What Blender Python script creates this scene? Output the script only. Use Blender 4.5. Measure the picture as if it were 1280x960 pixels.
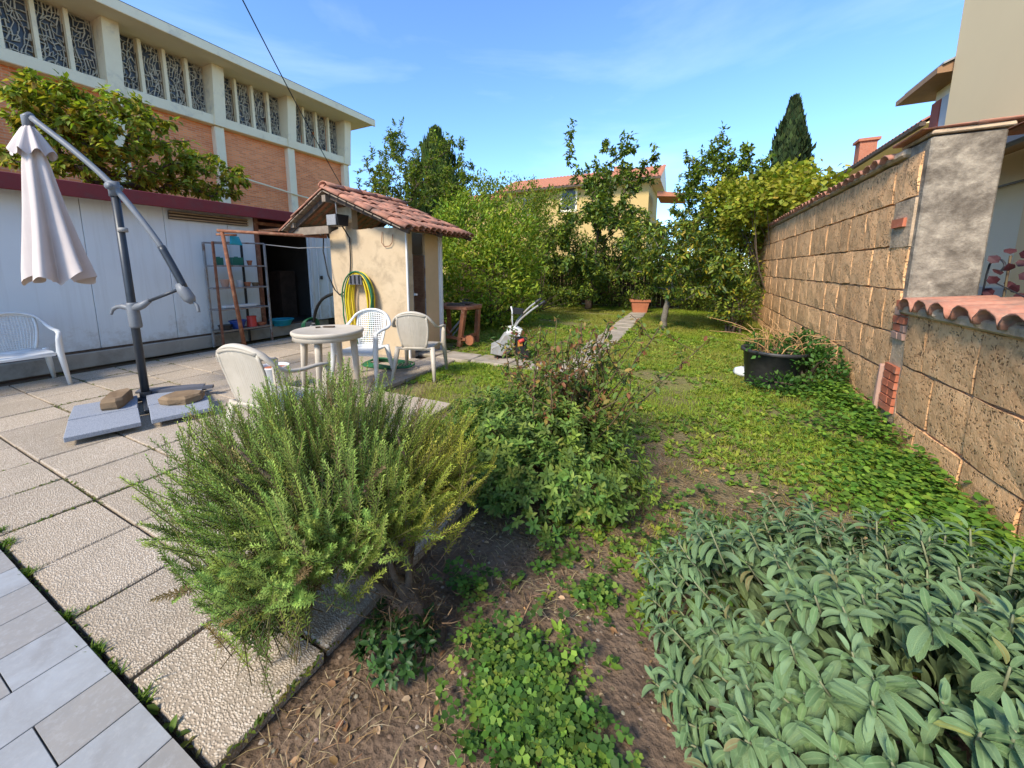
import bpy, math, random
import numpy as np
from mathutils import Vector, Matrix
random.seed(7); rng = np.random.default_rng(7)
SC = bpy.context.scene
for o in list(bpy.data.objects): bpy.data.objects.remove(o)
COL = SC.collection
R = math.radians

# ------------------------------------------------------------------ camera
F, PX, PY, CH = 475., 620., 406., 1.4          # focal length and principal point in photo pixels, eye height
PITCH = math.atan2(PY-336, F); YAW = math.atan2((865-PX)*math.cos(PITCH), F)
cd = bpy.data.cameras.new('camera'); cam = bpy.data.objects.new('camera', cd); COL.objects.link(cam)
cam.location = (0, 0, CH); cam.rotation_euler = (math.pi/2-PITCH, 0, YAW)
cd.sensor_width = 36; cd.lens = F/1280*36; cd.shift_x = 20/1280; cd.shift_y = -74/1280
cd.clip_start = .05; cd.clip_end = 2000
SC.camera = cam
# ------------------------------------------------------------------ light
SUN_EL, SUN_AZ = 42., 194.        # azimuth clockwise from +Y
w = bpy.data.worlds.new('World'); SC.world = w; w.use_nodes = True
nt = w.node_tree; bgn = nt.nodes['Background']
sky = nt.nodes.new('ShaderNodeTexSky'); sky.sky_type = 'NISHITA'; sky.sun_disc = False
sky.sun_elevation = R(SUN_EL); sky.sun_rotation = R(SUN_AZ); sky.air_density = 1.0; sky.dust_density = .2; sky.ozone_density = 4.5; sky.altitude = 600
tc = nt.nodes.new('ShaderNodeTexCoord'); mp = nt.nodes.new('ShaderNodeMapping'); mp.inputs['Scale'].default_value = (1.2, 1.2, 5.5); mp.inputs['Rotation'].default_value = (.25, .1, .5)
nz = nt.nodes.new('ShaderNodeTexNoise'); nz.inputs['Scale'].default_value = 1.3; nz.inputs['Detail'].default_value = 9; nz.inputs['Roughness'].default_value = .55; nz.inputs['Distortion'].default_value = .4
cr = nt.nodes.new('ShaderNodeValToRGB'); cr.color_ramp.elements[0].position = .5; cr.color_ramp.elements[1].position = .82; cr.color_ramp.elements[1].color = (.12, .12, .12, 1)
mx = nt.nodes.new('ShaderNodeMixRGB'); mx.inputs[2].default_value = (7.5, 8.0, 8.6, 1)
L = nt.links.new
L(tc.outputs['Generated'], mp.inputs[0]); L(mp.outputs[0], nz.inputs[0]); L(nz.outputs[0], cr.inputs[0]); L(cr.outputs[0], mx.inputs[0]); tint = nt.nodes.new('ShaderNodeMixRGB'); tint.blend_type = 'MULTIPLY'; tint.inputs[0].default_value = 1; tint.inputs[2].default_value = (.78, .93, 1.04, 1); L(sky.outputs[0], tint.inputs[1]); L(tint.outputs[0], mx.inputs[1]); L(mx.outputs[0], bgn.inputs[0])
bgn.inputs[1].default_value = .15
sd = bpy.data.lights.new('sun', 'SUN'); sd.energy = 2.7; sd.angle = R(14); sd.color = (1, .90, .74)
so = bpy.data.objects.new('sun', sd); COL.objects.link(so)
a = R(SUN_AZ); e = R(SUN_EL)
sdir = Vector((math.sin(a)*math.cos(e), math.cos(a)*math.cos(e), math.sin(e)))
so.rotation_euler = sdir.to_track_quat('Z', 'Y').to_euler(); so.location = (-4, -6, 12)
SC.view_settings.view_transform = 'Standard'; SC.view_settings.look = 'None'; SC.view_settings.gamma = 1; SC.view_settings.use_curve_mapping = False
SC.view_settings.exposure = 1.2
SC.cycles.use_denoising = True; SC.cycles.max_bounces = 7; SC.cycles.diffuse_bounces = 4; SC.cycles.glossy_bounces = 2; SC.cycles.transmission_bounces = 4; SC.cycles.caustics_reflective = False; SC.cycles.caustics_refractive = False

# ------------------------------------------------------------------ photo pixel -> place
_f = np.array([-math.sin(YAW)*math.cos(PITCH), math.cos(YAW)*math.cos(PITCH), -math.sin(PITCH)])
_r = np.array([math.cos(YAW), math.sin(YAW), 0.]); _u = np.cross(_r, _f); EYE = np.array([0, 0, CH])
def ray(x, y): return _f*F+_r*(x-PX)-_u*(y-PY)
def G(x, y, z=0.): d = ray(x, y); return EYE+d*((z-CH)/d[2])       # meets the level z
def AX(x, y, X): d = ray(x, y); return EYE+d*(X/d[0])               # meets the wall plane x = X
def AY(x, y, Y): d = ray(x, y); return EYE+d*(Y/d[1])               # meets the plane y = Y
def ppm(P): return F/float((np.array(P)-EYE)@_f)                     # photo pixels per metre there

# ------------------------------------------------------------------ helpers: objects
def props(o, label=None, cat=None, group=None, kind=None):
    if label: o['label'] = label
    if cat: o['category'] = cat
    if group: o['group'] = group
    if kind: o['kind'] = kind
    return o
def thing(name, label, cat, loc=(0, 0, 0), group=None, rz=0.):
    o = bpy.data.objects.new(name, None); COL.objects.link(o); o.location = [float(c) for c in loc]; o.rotation_euler = (0, 0, rz)
    o.empty_display_size = .1
    return props(o, label, cat, group)
def wloc(o):
    v = Vector((0, 0, 0))
    while o is not None: v = v+o.location; o = o.parent
    return v
def copy_tree(o, parent=None):
    c = o.copy(); COL.objects.link(c); c.parent = parent
    for ch in [q for q in bpy.data.objects if q.parent == o]: copy_tree(ch, c)
    return c
def rotm(rx=0, ry=0, rz=0):
    return np.array((Matrix.Rotation(rz, 3, 'Z') @ Matrix.Rotation(ry, 3, 'Y') @ Matrix.Rotation(rx, 3, 'X')))
class MB:
    def __init__(s): s.v = []; s.f = []; s.n = 0
    def add(s, V, Fs):
        V = np.asarray(V, float); s.v.append(V); k = s.n
        s.f += [tuple(i+k for i in f) for f in Fs]; s.n += len(V); return s
    def box(s, c, d, rx=0, ry=0, rz=0, m=None):
        x, y, z = np.array(d)/2.
        V = np.array([(-x, -y, -z), (x, -y, -z), (x, y, -z), (-x, y, -z), (-x, -y, z), (x, -y, z), (x, y, z), (-x, y, z)])
        M = rotm(rx, ry, rz) if m is None else m
        return s.add(V@M.T+np.array(c, float), [(0, 3, 2, 1), (4, 5, 6, 7), (0, 1, 5, 4), (1, 2, 6, 5), (2, 3, 7, 6), (3, 0, 4, 7)])
    def cbox(s, c, d, b=.01, rx=0, ry=0, rz=0, jit=0., m=None, seed=None):
        h = np.array(d)/2.; V = []; idx = {}
        rr = np.random.default_rng(seed if seed is not None else random.randrange(10**9))
        for sx in (-1, 1):
            for sy in (-1, 1):
                for sz in (-1, 1):
                    j = rr.uniform(-jit, jit, 3)
                    for ax in range(3):
                        p = np.array([sx, sy, sz])*h; 
                        for q in range(3):
                            if q != ax: p[q] -= np.sign(p[q])*b
                        idx[(sx, sy, sz, ax)] = len(V); V.append(p+j)
        Fs = []
        S = (-1, 1)
        for ax in range(3):
            o1, o2 = [q for q in range(3) if q != ax]
            for sg in S:
                cyc = []
                for (p, q) in ((-1, -1), (1, -1), (1, 1), (-1, 1)):
                    t = [0, 0, 0]; t[ax] = sg; t[o1] = p; t[o2] = q; cyc.append(idx[(*t, ax)])
                flip = (sg > 0) == (ax == 1)
                Fs.append(tuple(cyc[::-1]) if flip else tuple(cyc))
        for ax in range(3):      # edges along ax
            o1, o2 = [q for q in range(3) if q != ax]
            for p in S:
                for q in S:
                    def k(sg, own):
                        t = [0, 0, 0]; t[ax] = sg; t[o1] = p; t[o2] = q; return idx[(*t, own)]
                    Fs.append((k(-1, o1), k(1, o1), k(1, o2), k(-1, o2)))
        for sx in S:
            for sy in S:
                for sz in S: Fs.append(tuple(idx[(sx, sy, sz, ax)] for ax in range(3)))
        M = rotm(rx, ry, rz) if m is None else m
        return s.add(np.array(V)@M.T+np.array(c, float), Fs)
    def tube(s, pts, rad, seg=8, cap=True, up=None, flat=1.):
        P = np.array(pts, float); n = len(P)
        rad = np.broadcast_to(np.array(rad, float), (n,)) if np.ndim(rad) < 1 or len(np.atleast_1d(rad)) == 1 else np.array(rad, float)
        T = np.zeros_like(P); T[1:-1] = P[2:]-P[:-2]; T[0] = P[1]-P[0]; T[-1] = P[-1]-P[-2]
        T /= np.linalg.norm(T, axis=1)[:, None]+1e-12
        ref = np.array(up if up is not None else ((0, 0, 1) if abs(T[0][2]) < .9 else (1, 0, 0)), float)
        V = []; A = ref
        for i in range(n):
            A = ref if up is not None else A
            A = A-T[i]*(A@T[i]); A /= np.linalg.norm(A)+1e-12; B = np.cross(T[i], A)
            for k in range(seg):
                t = 2*math.pi*k/seg; V.append(P[i]+rad[i]*(math.cos(t)*A*flat+math.sin(t)*B))
        Fs = [(i*seg+k, i*seg+(k+1) % seg, (i+1)*seg+(k+1) % seg, (i+1)*seg+k) for i in range(n-1) for k in range(seg)]
        if cap: Fs += [tuple(range(seg))[::-1], tuple((n-1)*seg+k for k in range(seg))]
        return s.add(V, Fs)
    def lathe(s, prof, seg=24, c=(0, 0, 0), mod=None):
        V = []; n = len(prof)
        for i, (r, z) in enumerate(prof):
            for k in range(seg):
                t = 2*math.pi*k/seg; rr = r*(mod(t, i/(n-1)) if mod else 1)
                V.append((c[0]+rr*math.cos(t), c[1]+rr*math.sin(t), c[2]+z))
        Fs = [(i*seg+k, i*seg+(k+1) % seg, (i+1)*seg+(k+1) % seg, (i+1)*seg+k) for i in range(n-1) for k in range(seg)]
        return s.add(V, Fs)
    def grid(s, fn, nu, nv):
        V = [fn(i/nu, j/nv) for i in range(nu+1) for j in range(nv+1)]
        return s.add(V, [(i*(nv+1)+j, (i+1)*(nv+1)+j, (i+1)*(nv+1)+j+1, i*(nv+1)+j+1) for i in range(nu) for j in range(nv)])
    def prism(s, poly, axis, a0, a1):      # poly of 2d points extruded along axis
        n = len(poly); V = []
        for a_ in (a0, a1):
            for (p, q) in poly: V.append({'x': (a_, p, q), 'y': (p, a_, q), 'z': (p, q, a_)}[axis])
        return s.add(V, [tuple(range(n))[::-1], tuple(range(n, 2*n))]+[(i, (i+1) % n, n+(i+1) % n, n+i) for i in range(n)])
    def mesh(s, name, mat, smooth=False):
        me = bpy.data.meshes.new(name); V = np.concatenate(s.v)
        me.from_pydata(V.tolist(), [], s.f); me.update()
        if mat is not None: me.materials.append(M[mat] if isinstance(mat, str) else mat)
        if smooth: me.polygons.foreach_set('use_smooth', [True]*len(me.polygons))
        import bmesh
        bm = bmesh.new(); bm.from_mesh(me); bmesh.ops.recalc_face_normals(bm, faces=bm.faces); bm.to_mesh(me); bm.free()
        return me
    def build(s, name, mat, parent=None, smooth=False, world=True):
        if world and parent is not None:
            off = np.array(wloc(parent)); s.v = [v-off for v in s.v]
        o = bpy.data.objects.new(name, s.mesh(name, mat, smooth)); COL.objects.link(o)
        if parent is not None: o.parent = parent
        return o
def place(name, me, parent, loc, rot=(0, 0, 0), scale=(1, 1, 1)):       # an instance of shared mesh data
    o = bpy.data.objects.new(name, me); COL.objects.link(o)
    if parent is not None: o.parent = parent; loc = Vector(loc)-wloc(parent)
    o.location = loc; o.rotation_euler = rot; o.scale = scale
    return o

# ------------------------------------------------------------------ helpers: materials
M = {}
class NB:
    def __init__(s, name):
        m = bpy.data.materials.new(name); m.use_nodes = True; s.m = m; s.t = m.node_tree; s.b = s.t.nodes['Principled BSDF']; M[name] = m
    def n(s, typ, **kw):
        x = s.t.nodes.new('ShaderNode'+typ)
        for k, v in kw.items():
            if k.startswith('i_'): 
                key = k[2:].replace('_', ' '); x.inputs[int(key) if key.isdigit() else key].default_value = v
            else: setattr(x, k, v)
        return x
    def l(s, a_, b_): s.t.links.new(a_, b_)
    def pos(s, obj=False):
        if obj: return s.n('TexCoord').outputs['Object']
        return s.n('NewGeometry').outputs['Position']
    def noise(s, vec, scale, detail=5, rough=.55, dist=0.):
        x = s.n('TexNoise', i_Scale=scale, i_Detail=detail, i_Roughness=rough, i_Distortion=dist); s.l(vec, x.inputs['Vector']); return x.outputs[0]
    def ramp(s, fac, stops):
        x = s.n('ValToRGB'); el = x.color_ramp.elements
        while len(el) < len(stops): el.new(.5)
        for q, (p, c) in zip(el, stops): q.position = p; q.color = (*c, 1) if len(c) == 3 else c
        s.l(fac, x.inputs[0]); return x.outputs[0]
    def mix(s, fac, c1, c2, typ='MIX'):
        x = s.n('MixRGB', blend_type=typ)
        for i, v in enumerate((fac, c1, c2)):
            if hasattr(v, 'links'): s.l(v, x.inputs[i])
            elif i == 0: x.inputs[0].default_value = v
            else: x.inputs[i].default_value = (*v, 1)
        return x.outputs[0]
    def math(s, op, a_, b_=0.):
        x = s.n('Math', operation=op)
        for i, v in enumerate((a_, b_)):
            if hasattr(v, 'links'): s.l(v, x.inputs[i])
            else: x.inputs[i].default_value = v
        return x.outputs[0]
    def bump(s, h, strength=.4, dist=.01):
        x = s.n('Bump', i_Strength=strength, i_Distance=dist); s.l(h, x.inputs['Height']); s.l(x.outputs[0], s.b.inputs['Normal']); return x
    def col(s, c):
        if hasattr(c, 'links'): s.l(c, s.b.inputs['Base Color'])
        else: s.b.inputs['Base Color'].default_value = (*c, 1)
    def set(s, rough=.7, spec=.3, metal=0.):
        s.b.inputs['Roughness'].default_value = rough; s.b.inputs['Specular IOR Level'].default_value = spec; s.b.inputs['Metallic'].default_value = metal
def g3(v): return (v, v, v)
def pmat(name, c1, c2=None, scale=4., rough=.7, spec=.3, metal=0., bump=.15, bscale=60., bdist=.004, rnd=0., dirt=None, dscale=2., dlo=.5, dhi=.7, obj=False):
    b = NB(name); p = b.pos(obj); c2 = c2 or tuple(x*.8 for x in c1)
    c = b.ramp(b.noise(p, scale, 8, .62), [(.3, c1), (.7, c2)])
    if dirt: c = b.mix(b.ramp(b.noise(p, dscale, 9, .65, .3), [(dlo, g3(0)), (dhi, g3(1))]), c, dirt)
    if rnd:
        oi = b.n('ObjectInfo'); v = b.math('MULTIPLY_ADD', oi.outputs['Random'], rnd*2); v.node.inputs[2].default_value = 1-rnd
        cb = b.n('CombineColor'); [b.l(v, cb.inputs[i]) for i in range(3)]
        c = b.mix(1., c, cb.outputs[0], 'MULTIPLY')
    b.col(c); b.set(rough, spec, metal)
    if bump: b.bump(b.noise(p, bscale, 6, .6), bump, bdist)
    return b
def leafmat(name, rough=.5, spec=.35, trans=.3, gain=1.25):
    b = NB(name); at = b.n('Attribute', attribute_name='tint'); b.set(rough, spec)
    b.l(at.outputs['Color'], b.b.inputs['Base Color'])
    tr = b.n('BsdfTranslucent'); c = b.mix(1., at.outputs['Color'], (gain, gain*1.05, gain*.55), 'MULTIPLY'); b.l(c, tr.inputs[0])
    ms = b.n('MixShader'); ms.inputs[0].default_value = trans
    out = b.t.nodes['Material Output']; b.l(b.b.outputs[0], ms.inputs[1]); b.l(tr.outputs[0], ms.inputs[2]); b.l(ms.outputs[0], out.inputs[0])
    return b
leafmat('leaf', .55, .2, .36); leafmat('leaf_matte', .75, .15, .28, 1.2); leafmat('straw', .8, .15, .15, 1.)
leafmat('leaf_gloss', .45, .28, .3, 1.2)
pmat('bark', (.16, .115, .08), (.07, .052, .04), 14, .9, .15, bump=.7, bscale=45, bdist=.02)
pmat('bark_grey', (.22, .19, .15), (.11, .095, .075), 10, .9, .15, bump=.6, bscale=35, bdist=.02)
pmat('white_plastic', (.72, .72, .70), (.65, .65, .62), 9, .38, .45, bump=.03, bscale=90, dirt=(.55, .53, .47), dscale=7, dlo=.6, dhi=.85)
pmat('old_plastic', (.54, .475, .385), (.46, .40, .31), 6, .55, .35, bump=.05, bscale=90, dirt=(.40, .35, .27), dscale=8, dlo=.56, dhi=.85)
pmat('fabric', (.66, .575, .53), (.58, .50, .455), 3, .9, .1, bump=.12, bscale=240, bdist=.002, dirt=(.56, .47, .42), dscale=1.6, dlo=.5, dhi=.8)
pmat('anthracite', (.045, .052, .062), (.03, .036, .044), 8, .42, .4, metal=.2, bump=.04)
pmat('grey_plastic', (.19, .2, .215), (.14, .15, .16), 8, .5, .4, bump=.05)
pmat('steel', (.36, .36, .37), (.24, .235, .23), 9, .45, .5, metal=.5, bump=.1, dirt=(.2, .105, .06), dscale=6, dlo=.5, dhi=.65)
pmat('rust', (.26, .105, .055), (.15, .062, .04), 10, .85, .2, bump=.4, bscale=70, dirt=(.32, .17, .10), dscale=12, dlo=.5, dhi=.65)
pmat('rusty_wood', (.42, .16, .075), (.28, .105, .055), 9, .8, .2, bump=.3, bscale=60, dirt=(.5, .3, .18), dscale=8, dlo=.55, dhi=.7)
b = NB('shed_panel'); p = b.pos(); oi = b.n('ObjectInfo'); mpn = b.n('Mapping'); mpn.inputs['Scale'].default_value = (3, 9, .45); b.l(p, mpn.inputs[0])
c = b.ramp(b.noise(p, 1.3, 6), [(.3, (.73, .76, .755)), (.7, (.68, .71, .71))])
c = b.mix(b.ramp(b.noise(mpn.outputs[0], 1.2, 8, .65), [(.5, g3(0)), (.75, g3(.55))]), c, (.56, .56, .53))
sp = b.n('SeparateXYZ'); b.l(p, sp.inputs[0])
c = b.mix(b.ramp(b.math('SUBTRACT', b.noise(p, 5, 8, .7), b.math('MULTIPLY', sp.outputs[2], .55)), [(.22, g3(0)), (.5, g3(.7))]), c, (.40, .35, .275))
b.col(c); b.set(.45, .35); b.bump(b.noise(p, 3, 3), .06, .02)
pmat('red_paint', (.20, .028, .03), (.155, .022, .026), 3, .5, .35, bump=.08, dirt=(.13, .045, .045), dscale=5, dlo=.5, dhi=.75)
pmat('concrete', (.42, .37, .30), (.32, .28, .23), 3, .9, .2, bump=.35, bscale=45, bdist=.008, dirt=(.22, .19, .15), dscale=2.5)
pmat('church_concrete', (.92, .78, .54), (.85, .70, .47), 1.2, .85, .2, bump=.1, bscale=25, dirt=(.5, .43, .35), dscale=1.5, dlo=.55, dhi=.8)
pmat('tracery_stone', (.58, .50, .38), (.46, .40, .31), 2, .9, .15, bump=0)
pmat('soffit', (.85, .74, .56), (.8, .69, .52), 1, .9, .2, bump=.05)
pmat('roof_grey', (.2, .19, .18), None, 2, .8)
pmat('dark_wood', (.13, .09, .065), (.07, .05, .037), 7, .85, .2, bump=.3, bscale=40)
pmat('grey_wood', (.30, .24, .18), (.18, .14, .105), 9, .85, .2, bump=.3, bscale=50)
pmat('slat_wood', (.46, .34, .21), (.33, .23, .14), 9, .8, .2, bump=.2)
pmat('black_plastic', (.022, .022, .024), (.03, .03, .032), 7, .5, .4, bump=.06, dirt=(.06, .055, .05), dscale=5)
pmat('black_metal', (.02, .02, .022), None, 8, .5, .4)
pmat('rubber', (.018, .018, .018), None, 8, .6, .3)
pmat('hose_yellow', (.68, .52, .02), (.60, .44, .02), 6, .4, .4, bump=.03)
pmat('hose_green', (.02, .15, .06), (.02, .11, .045), 6, .4, .4, bump=.03)
pmat('blue_plastic', (.02, .33, .43), (.02, .28, .37), 6, .45, .4, bump=.03)
pmat('deep_blue', (.02, .06, .26), None, 6, .45, .4)
pmat('red_plastic', (.55, .05, .04), (.42, .05, .04), 6, .5, .4)
pmat('orange_tin', (.62, .26, .05), None, 6, .5, .4)
pmat('green_tin', (.02, .15, .10), None, 6, .45, .4)
pmat('pale_paint', (.36, .36, .345), (.25, .245, .23), 8, .6, .3, dirt=(.28, .24, .2), dscale=9)
pmat('brown_stone', (.25, .17, .10), (.17, .115, .068), 7, .9, .15, bump=.4, bscale=40, bdist=.01, dirt=(.25, .18, .115), dscale=6)
pmat('white_stone', (.75, .75, .73), None, 9, .8, .2)
pmat('pot_clay', (.46, .17, .085), (.38, .135, .07), 6, .85, .2, bump=.1)
pmat('pot_soil', (.13, .09, .06), (.07, .05, .034), 20, .95, .1, bump=.8, bscale=50, bdist=.02)
pmat('pillar_plaster', (.44, .37, .28), (.20, .165, .125), 16, .95, .1, bump=.55, bscale=55, bdist=.014, dirt=(.13, .105, .08), dscale=4.5, dlo=.43, dhi=.62)
pmat('mortar', (.60, .44, .29), (.46, .335, .215), 9, .95, .1, bump=.7, bscale=40, bdist=.015, dirt=(.13, .11, .085), dscale=3, dlo=.5, dhi=.7)
pmat('brick', (.52, .17, .09), (.42, .13, .07), 14, .9, .15, bump=.4, bscale=80, rnd=.15, dirt=(.42, .25, .18), dscale=9, dlo=.58, dhi=.75)
pmat('pale_brick', (.52, .32, .24), (.45, .27, .2), 14, .9, .15, bump=.4, bscale=80)
pmat('hut_plaster', (.56, .435, .285), (.49, .37, .235), 2.2, .9, .15, bump=.25, bscale=22, bdist=.008, dirt=(.33, .25, .16), dscale=4.5, dlo=.5, dhi=.76)
pmat('hut_plaster_ochre', (.62, .43, .25), (.52, .36, .2), 2.5, .9, .15, bump=.2)
pmat('white_paint', (.76, .74, .70), None, 3, .6, .3, bump=.05)
pmat('far_yellow', (.56, .39, .16), (.51, .355, .145), .6, .9, .15, bump=.05)
pmat('beige_render', (.88, .655, .37), (.84, .62, .35), .5, .92, .12, bump=.06, bscale=40)
pmat('white_render', (.90, .80, .62), (.86, .76, .58), .6, .9, .15, bump=.05)
pmat('plinth_grey', (.55, .55, .56), None, 2, .7, .2)
pmat('shutter_red', (.40, .10, .06), (.34, .085, .055), 3, .7, .2)
pmat('gutter_glass', (.22, .22, .22), (.3, .3, .3), 30, .25, .5, bump=0)
pmat('gutter', (.12, .12, .135), None, 3, .5, .4)
pmat('porch_wood', (.36, .21, .11), (.28, .16, .085), 4, .7, .2)
pmat('dark_void', (.02, .02, .02), None, 3, .9, .1, bump=0)
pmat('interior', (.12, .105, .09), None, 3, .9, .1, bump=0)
pmat('fence_wood', (.10, .06, .04), (.06, .04, .028), 5, .9, .1)
pmat('window_dark', (.05, .055, .065), (.09, .095, .105), 3, .3, .4, bump=0)
pmat('path_concrete', (.40, .34, .27), (.29, .245, .19), 4, .95, .1, bump=.4, bscale=45, bdist=.01, rnd=.08, dirt=(.17, .155, .08), dscale=3)
pmat('dry_stem', (.50, .29, .12), (.36, .2, .09), 20, .85, .15, bump=0)
pmat('sage_stem', (.24, .26, .14), (.2, .19, .11), 12, .8, .15, bump=.1)
pmat('cane', (.12, .10, .045), (.09, .045, .03), 12, .7, .2, bump=.2)
# terracotta roof tiles: lichen, bleached and dark ones
def terracotta(name, c1, c2, lich, lo, hi):
    b = NB(name); p = b.pos(); oi = b.n('ObjectInfo')
    c = b.ramp(oi.outputs['Random'], [(0, c1), (.35, c2), (.7, tuple(min(1, x*1.18) for x in c1)), (1, tuple(x*.72 for x in c2))])
    c = b.mix(b.ramp(b.noise(p, 30, 6), [(.4, g3(0)), (.7, g3(.5))]), c, (.52, .30, .2))
    c = b.mix(b.ramp(b.noise(p, 5, 9, .7), [(lo, g3(0)), (hi, g3(.85))]), c, lich)
    b.col(c); b.set(.9, .15); b.bump(b.noise(p, 60, 6), .35, .006)
terracotta('tile', (.42, .185, .12), (.33, .14, .095), (.15, .105, .085), .47, .64)
terracotta('coping', (.45, .19, .12), (.40, .165, .105), (.17, .14, .11), .5, .7)
terracotta('far_tile', (.48, .17, .085), (.42, .15, .08), (.3, .14, .09), .5, .7)
# tuff: tan, streaky, pitted
b = NB('tuff'); p = b.pos(); oi = b.n('ObjectInfo')
ofs = b.n('VectorMath', operation='MULTIPLY_ADD'); cb = b.n('CombineXYZ'); [b.l(oi.outputs['Random'], cb.inputs[i]) for i in range(3)]
b.l(cb.outputs[0], ofs.inputs[0]); ofs.inputs[1].default_value = (37, 11, 23); b.l(p, ofs.inputs[2]); pv = ofs.outputs[0]
base = b.ramp(b.noise(pv, 12, 9, .7, .8), [(.25, (.43, .235, .11)), (.48, (.77, .44, .212)), (.75, (.87, .55, .29))])
v = b.math('MULTIPLY_ADD', oi.outputs['Random'], .34); v.node.inputs[2].default_value = .82
cb2 = b.n('CombineColor'); [b.l(v, cb2.inputs[i]) for i in range(3)]
base = b.mix(1., base, cb2.outputs[0], 'MULTIPLY')
vo = b.n('TexVoronoi', feature='F1', i_Scale=42., i_Randomness=1.); wv = b.n('VectorMath', operation='ADD'); nn = b.n('TexNoise', i_Scale=22., i_Detail=3.)
b.l(pv, nn.inputs['Vector']); sc_ = b.n('VectorMath', operation='SCALE'); sc_.inputs['Scale'].default_value = .07; b.l(nn.outputs['Color'], sc_.inputs[0]); b.l(pv, wv.inputs[0]); b.l(sc_.outputs[0], wv.inputs[1]); b.l(wv.outputs[0], vo.inputs['Vector'])
gate = b.ramp(b.noise(pv, 9, 3), [(.38, g3(0)), (.55, g3(1))])
pit = b.math('MULTIPLY', b.ramp(vo.outputs['Distance'], [(.2, g3(1)), (.42, g3(0))]), gate)
base = b.mix(b.math('MULTIPLY', pit, .8), base, (.11, .065, .035))
fine = b.noise(wv.outputs[0], 75, 6, .7)
hgt = b.math('SUBTRACT', b.math('MULTIPLY', fine, .6), b.math('MULTIPLY', pit, 1.3))
hgt = b.math('ADD', hgt, b.math('MULTIPLY', b.noise(pv, 16, 5), .9))
# weathering below the coping: run-off stains that thin out downwards, broken by streak noise
sx = b.n('SeparateXYZ'); b.l(p, sx.inputs[0])
mpn = b.n('Mapping'); mpn.inputs['Scale'].default_value = (1, 6, .7); b.l(p, mpn.inputs[0])
stk = b.math('ADD', b.noise(mpn.outputs[0], 1.6, 8, .7), b.math('MULTIPLY', b.math('SUBTRACT', sx.outputs[2], 2.05), .55))
base = b.mix(b.ramp(stk, [(.6, g3(0)), (.84, g3(.7))]), base, (.14, .11, .08))
b.col(base); b.set(.95, .1); b.bump(hgt, .7, .013)
# washed-aggregate paving slabs
b = NB('slab'); p = b.pos(); oi = b.n('ObjectInfo')
vo = b.n('TexVoronoi', feature='F1', i_Scale=95.); mpn = b.n('Mapping'); mpn.inputs['Scale'].default_value = (1, 1.5, 1); mpn.inputs['Rotation'].default_value = (0, 0, .6)
nn = b.n('TexNoise', i_Scale=9., i_Detail=2.); b.l(p, nn.inputs['Vector']); wv = b.n('VectorMath', operation='ADD'); sc_ = b.n('VectorMath', operation='SCALE'); sc_.inputs['Scale'].default_value = .03
b.l(nn.outputs['Color'], sc_.inputs[0]); b.l(p, wv.inputs[0]); b.l(sc_.outputs[0], wv.inputs[1]); b.l(wv.outputs[0], mpn.inputs[0]); b.l(mpn.outputs[0], vo.inputs['Vector'])
peb = b.ramp(vo.outputs['Distance'], [(.25, g3(1)), (.62, g3(0))])
pc = b.n('SeparateColor'); b.l(vo.outputs['Color'], pc.inputs[0])
pcol = b.ramp(pc.outputs[0], [(0, (.60, .51, .40)), (.5, (.52, .42, .31)), (.85, (.65, .575, .475)), (1, (.38, .305, .225))])
c = b.mix(peb, (.33, .265, .195), pcol)
v = b.math('MULTIPLY_ADD', oi.outputs['Random'], .2); v.node.inputs[2].default_value = .9
cb2 = b.n('CombineColor'); [b.l(v, cb2.inputs[i]) for i in range(3)]; c = b.mix(1., c, cb2.outputs[0], 'MULTIPLY')
c = b.mix(b.ramp(b.noise(p, 1.7, 9, .65), [(.45, g3(0)), (.7, g3(.5))]), c, (.30, .25, .185)); c = b.mix(b.ramp(b.noise(p, 7, 8, .7), [(.55, g3(0)), (.72, g3(.45))]), c, (.24, .20, .15))
b.col(c); b.set(.85, .2); b.bump(peb, .5, .006)
# porcelain terrace tiles, light grey and taupe ones mixed
b = NB('terrace_tile'); p = b.pos(); oi = b.n('ObjectInfo')
c = b.ramp(oi.outputs['Random'], [(0, (.30, .312, .325)), (.62, (.335, .347, .36)), (.64, (.27, .252, .232)), (1, (.30, .282, .26))])
c = b.mix(b.ramp(b.noise(p, 5, 9, .65, .6), [(.38, g3(0)), (.66, g3(.75))]), c, (.24, .233, .225)); c = b.mix(b.ramp(b.noise(p, 38, 8, .7), [(.5, g3(0)), (.68, g3(.4))]), c, (.40, .40, .40))
c = b.mix(b.ramp(b.noise(p, 90, 3), [(.55, g3(0)), (.7, g3(.25))]), c, (.32, .32, .32))
b.col(c); b.set(.55, .3); b.bump(b.noise(p, 50, 5), .12, .003)
# granite-look weight slabs with scroll marks
b = NB('weight_slab'); p = b.pos(); nzv = b.noise(p, 14, 2, .4, 2.2)
ln = b.ramp(nzv, [(.46, g3(0)), (.49, g3(1)), (.51, g3(1)), (.54, g3(0))])
c = b.ramp(b.noise(p, 160, 3), [(.35, (.19, .205, .235)), (.65, (.34, .36, .40))]); c = b.mix(b.math('MULTIPLY', ln, .5), c, (.17, .19, .22))
b.col(c); b.set(.7, .3); b.bump(ln, -.3, .004)
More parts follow.
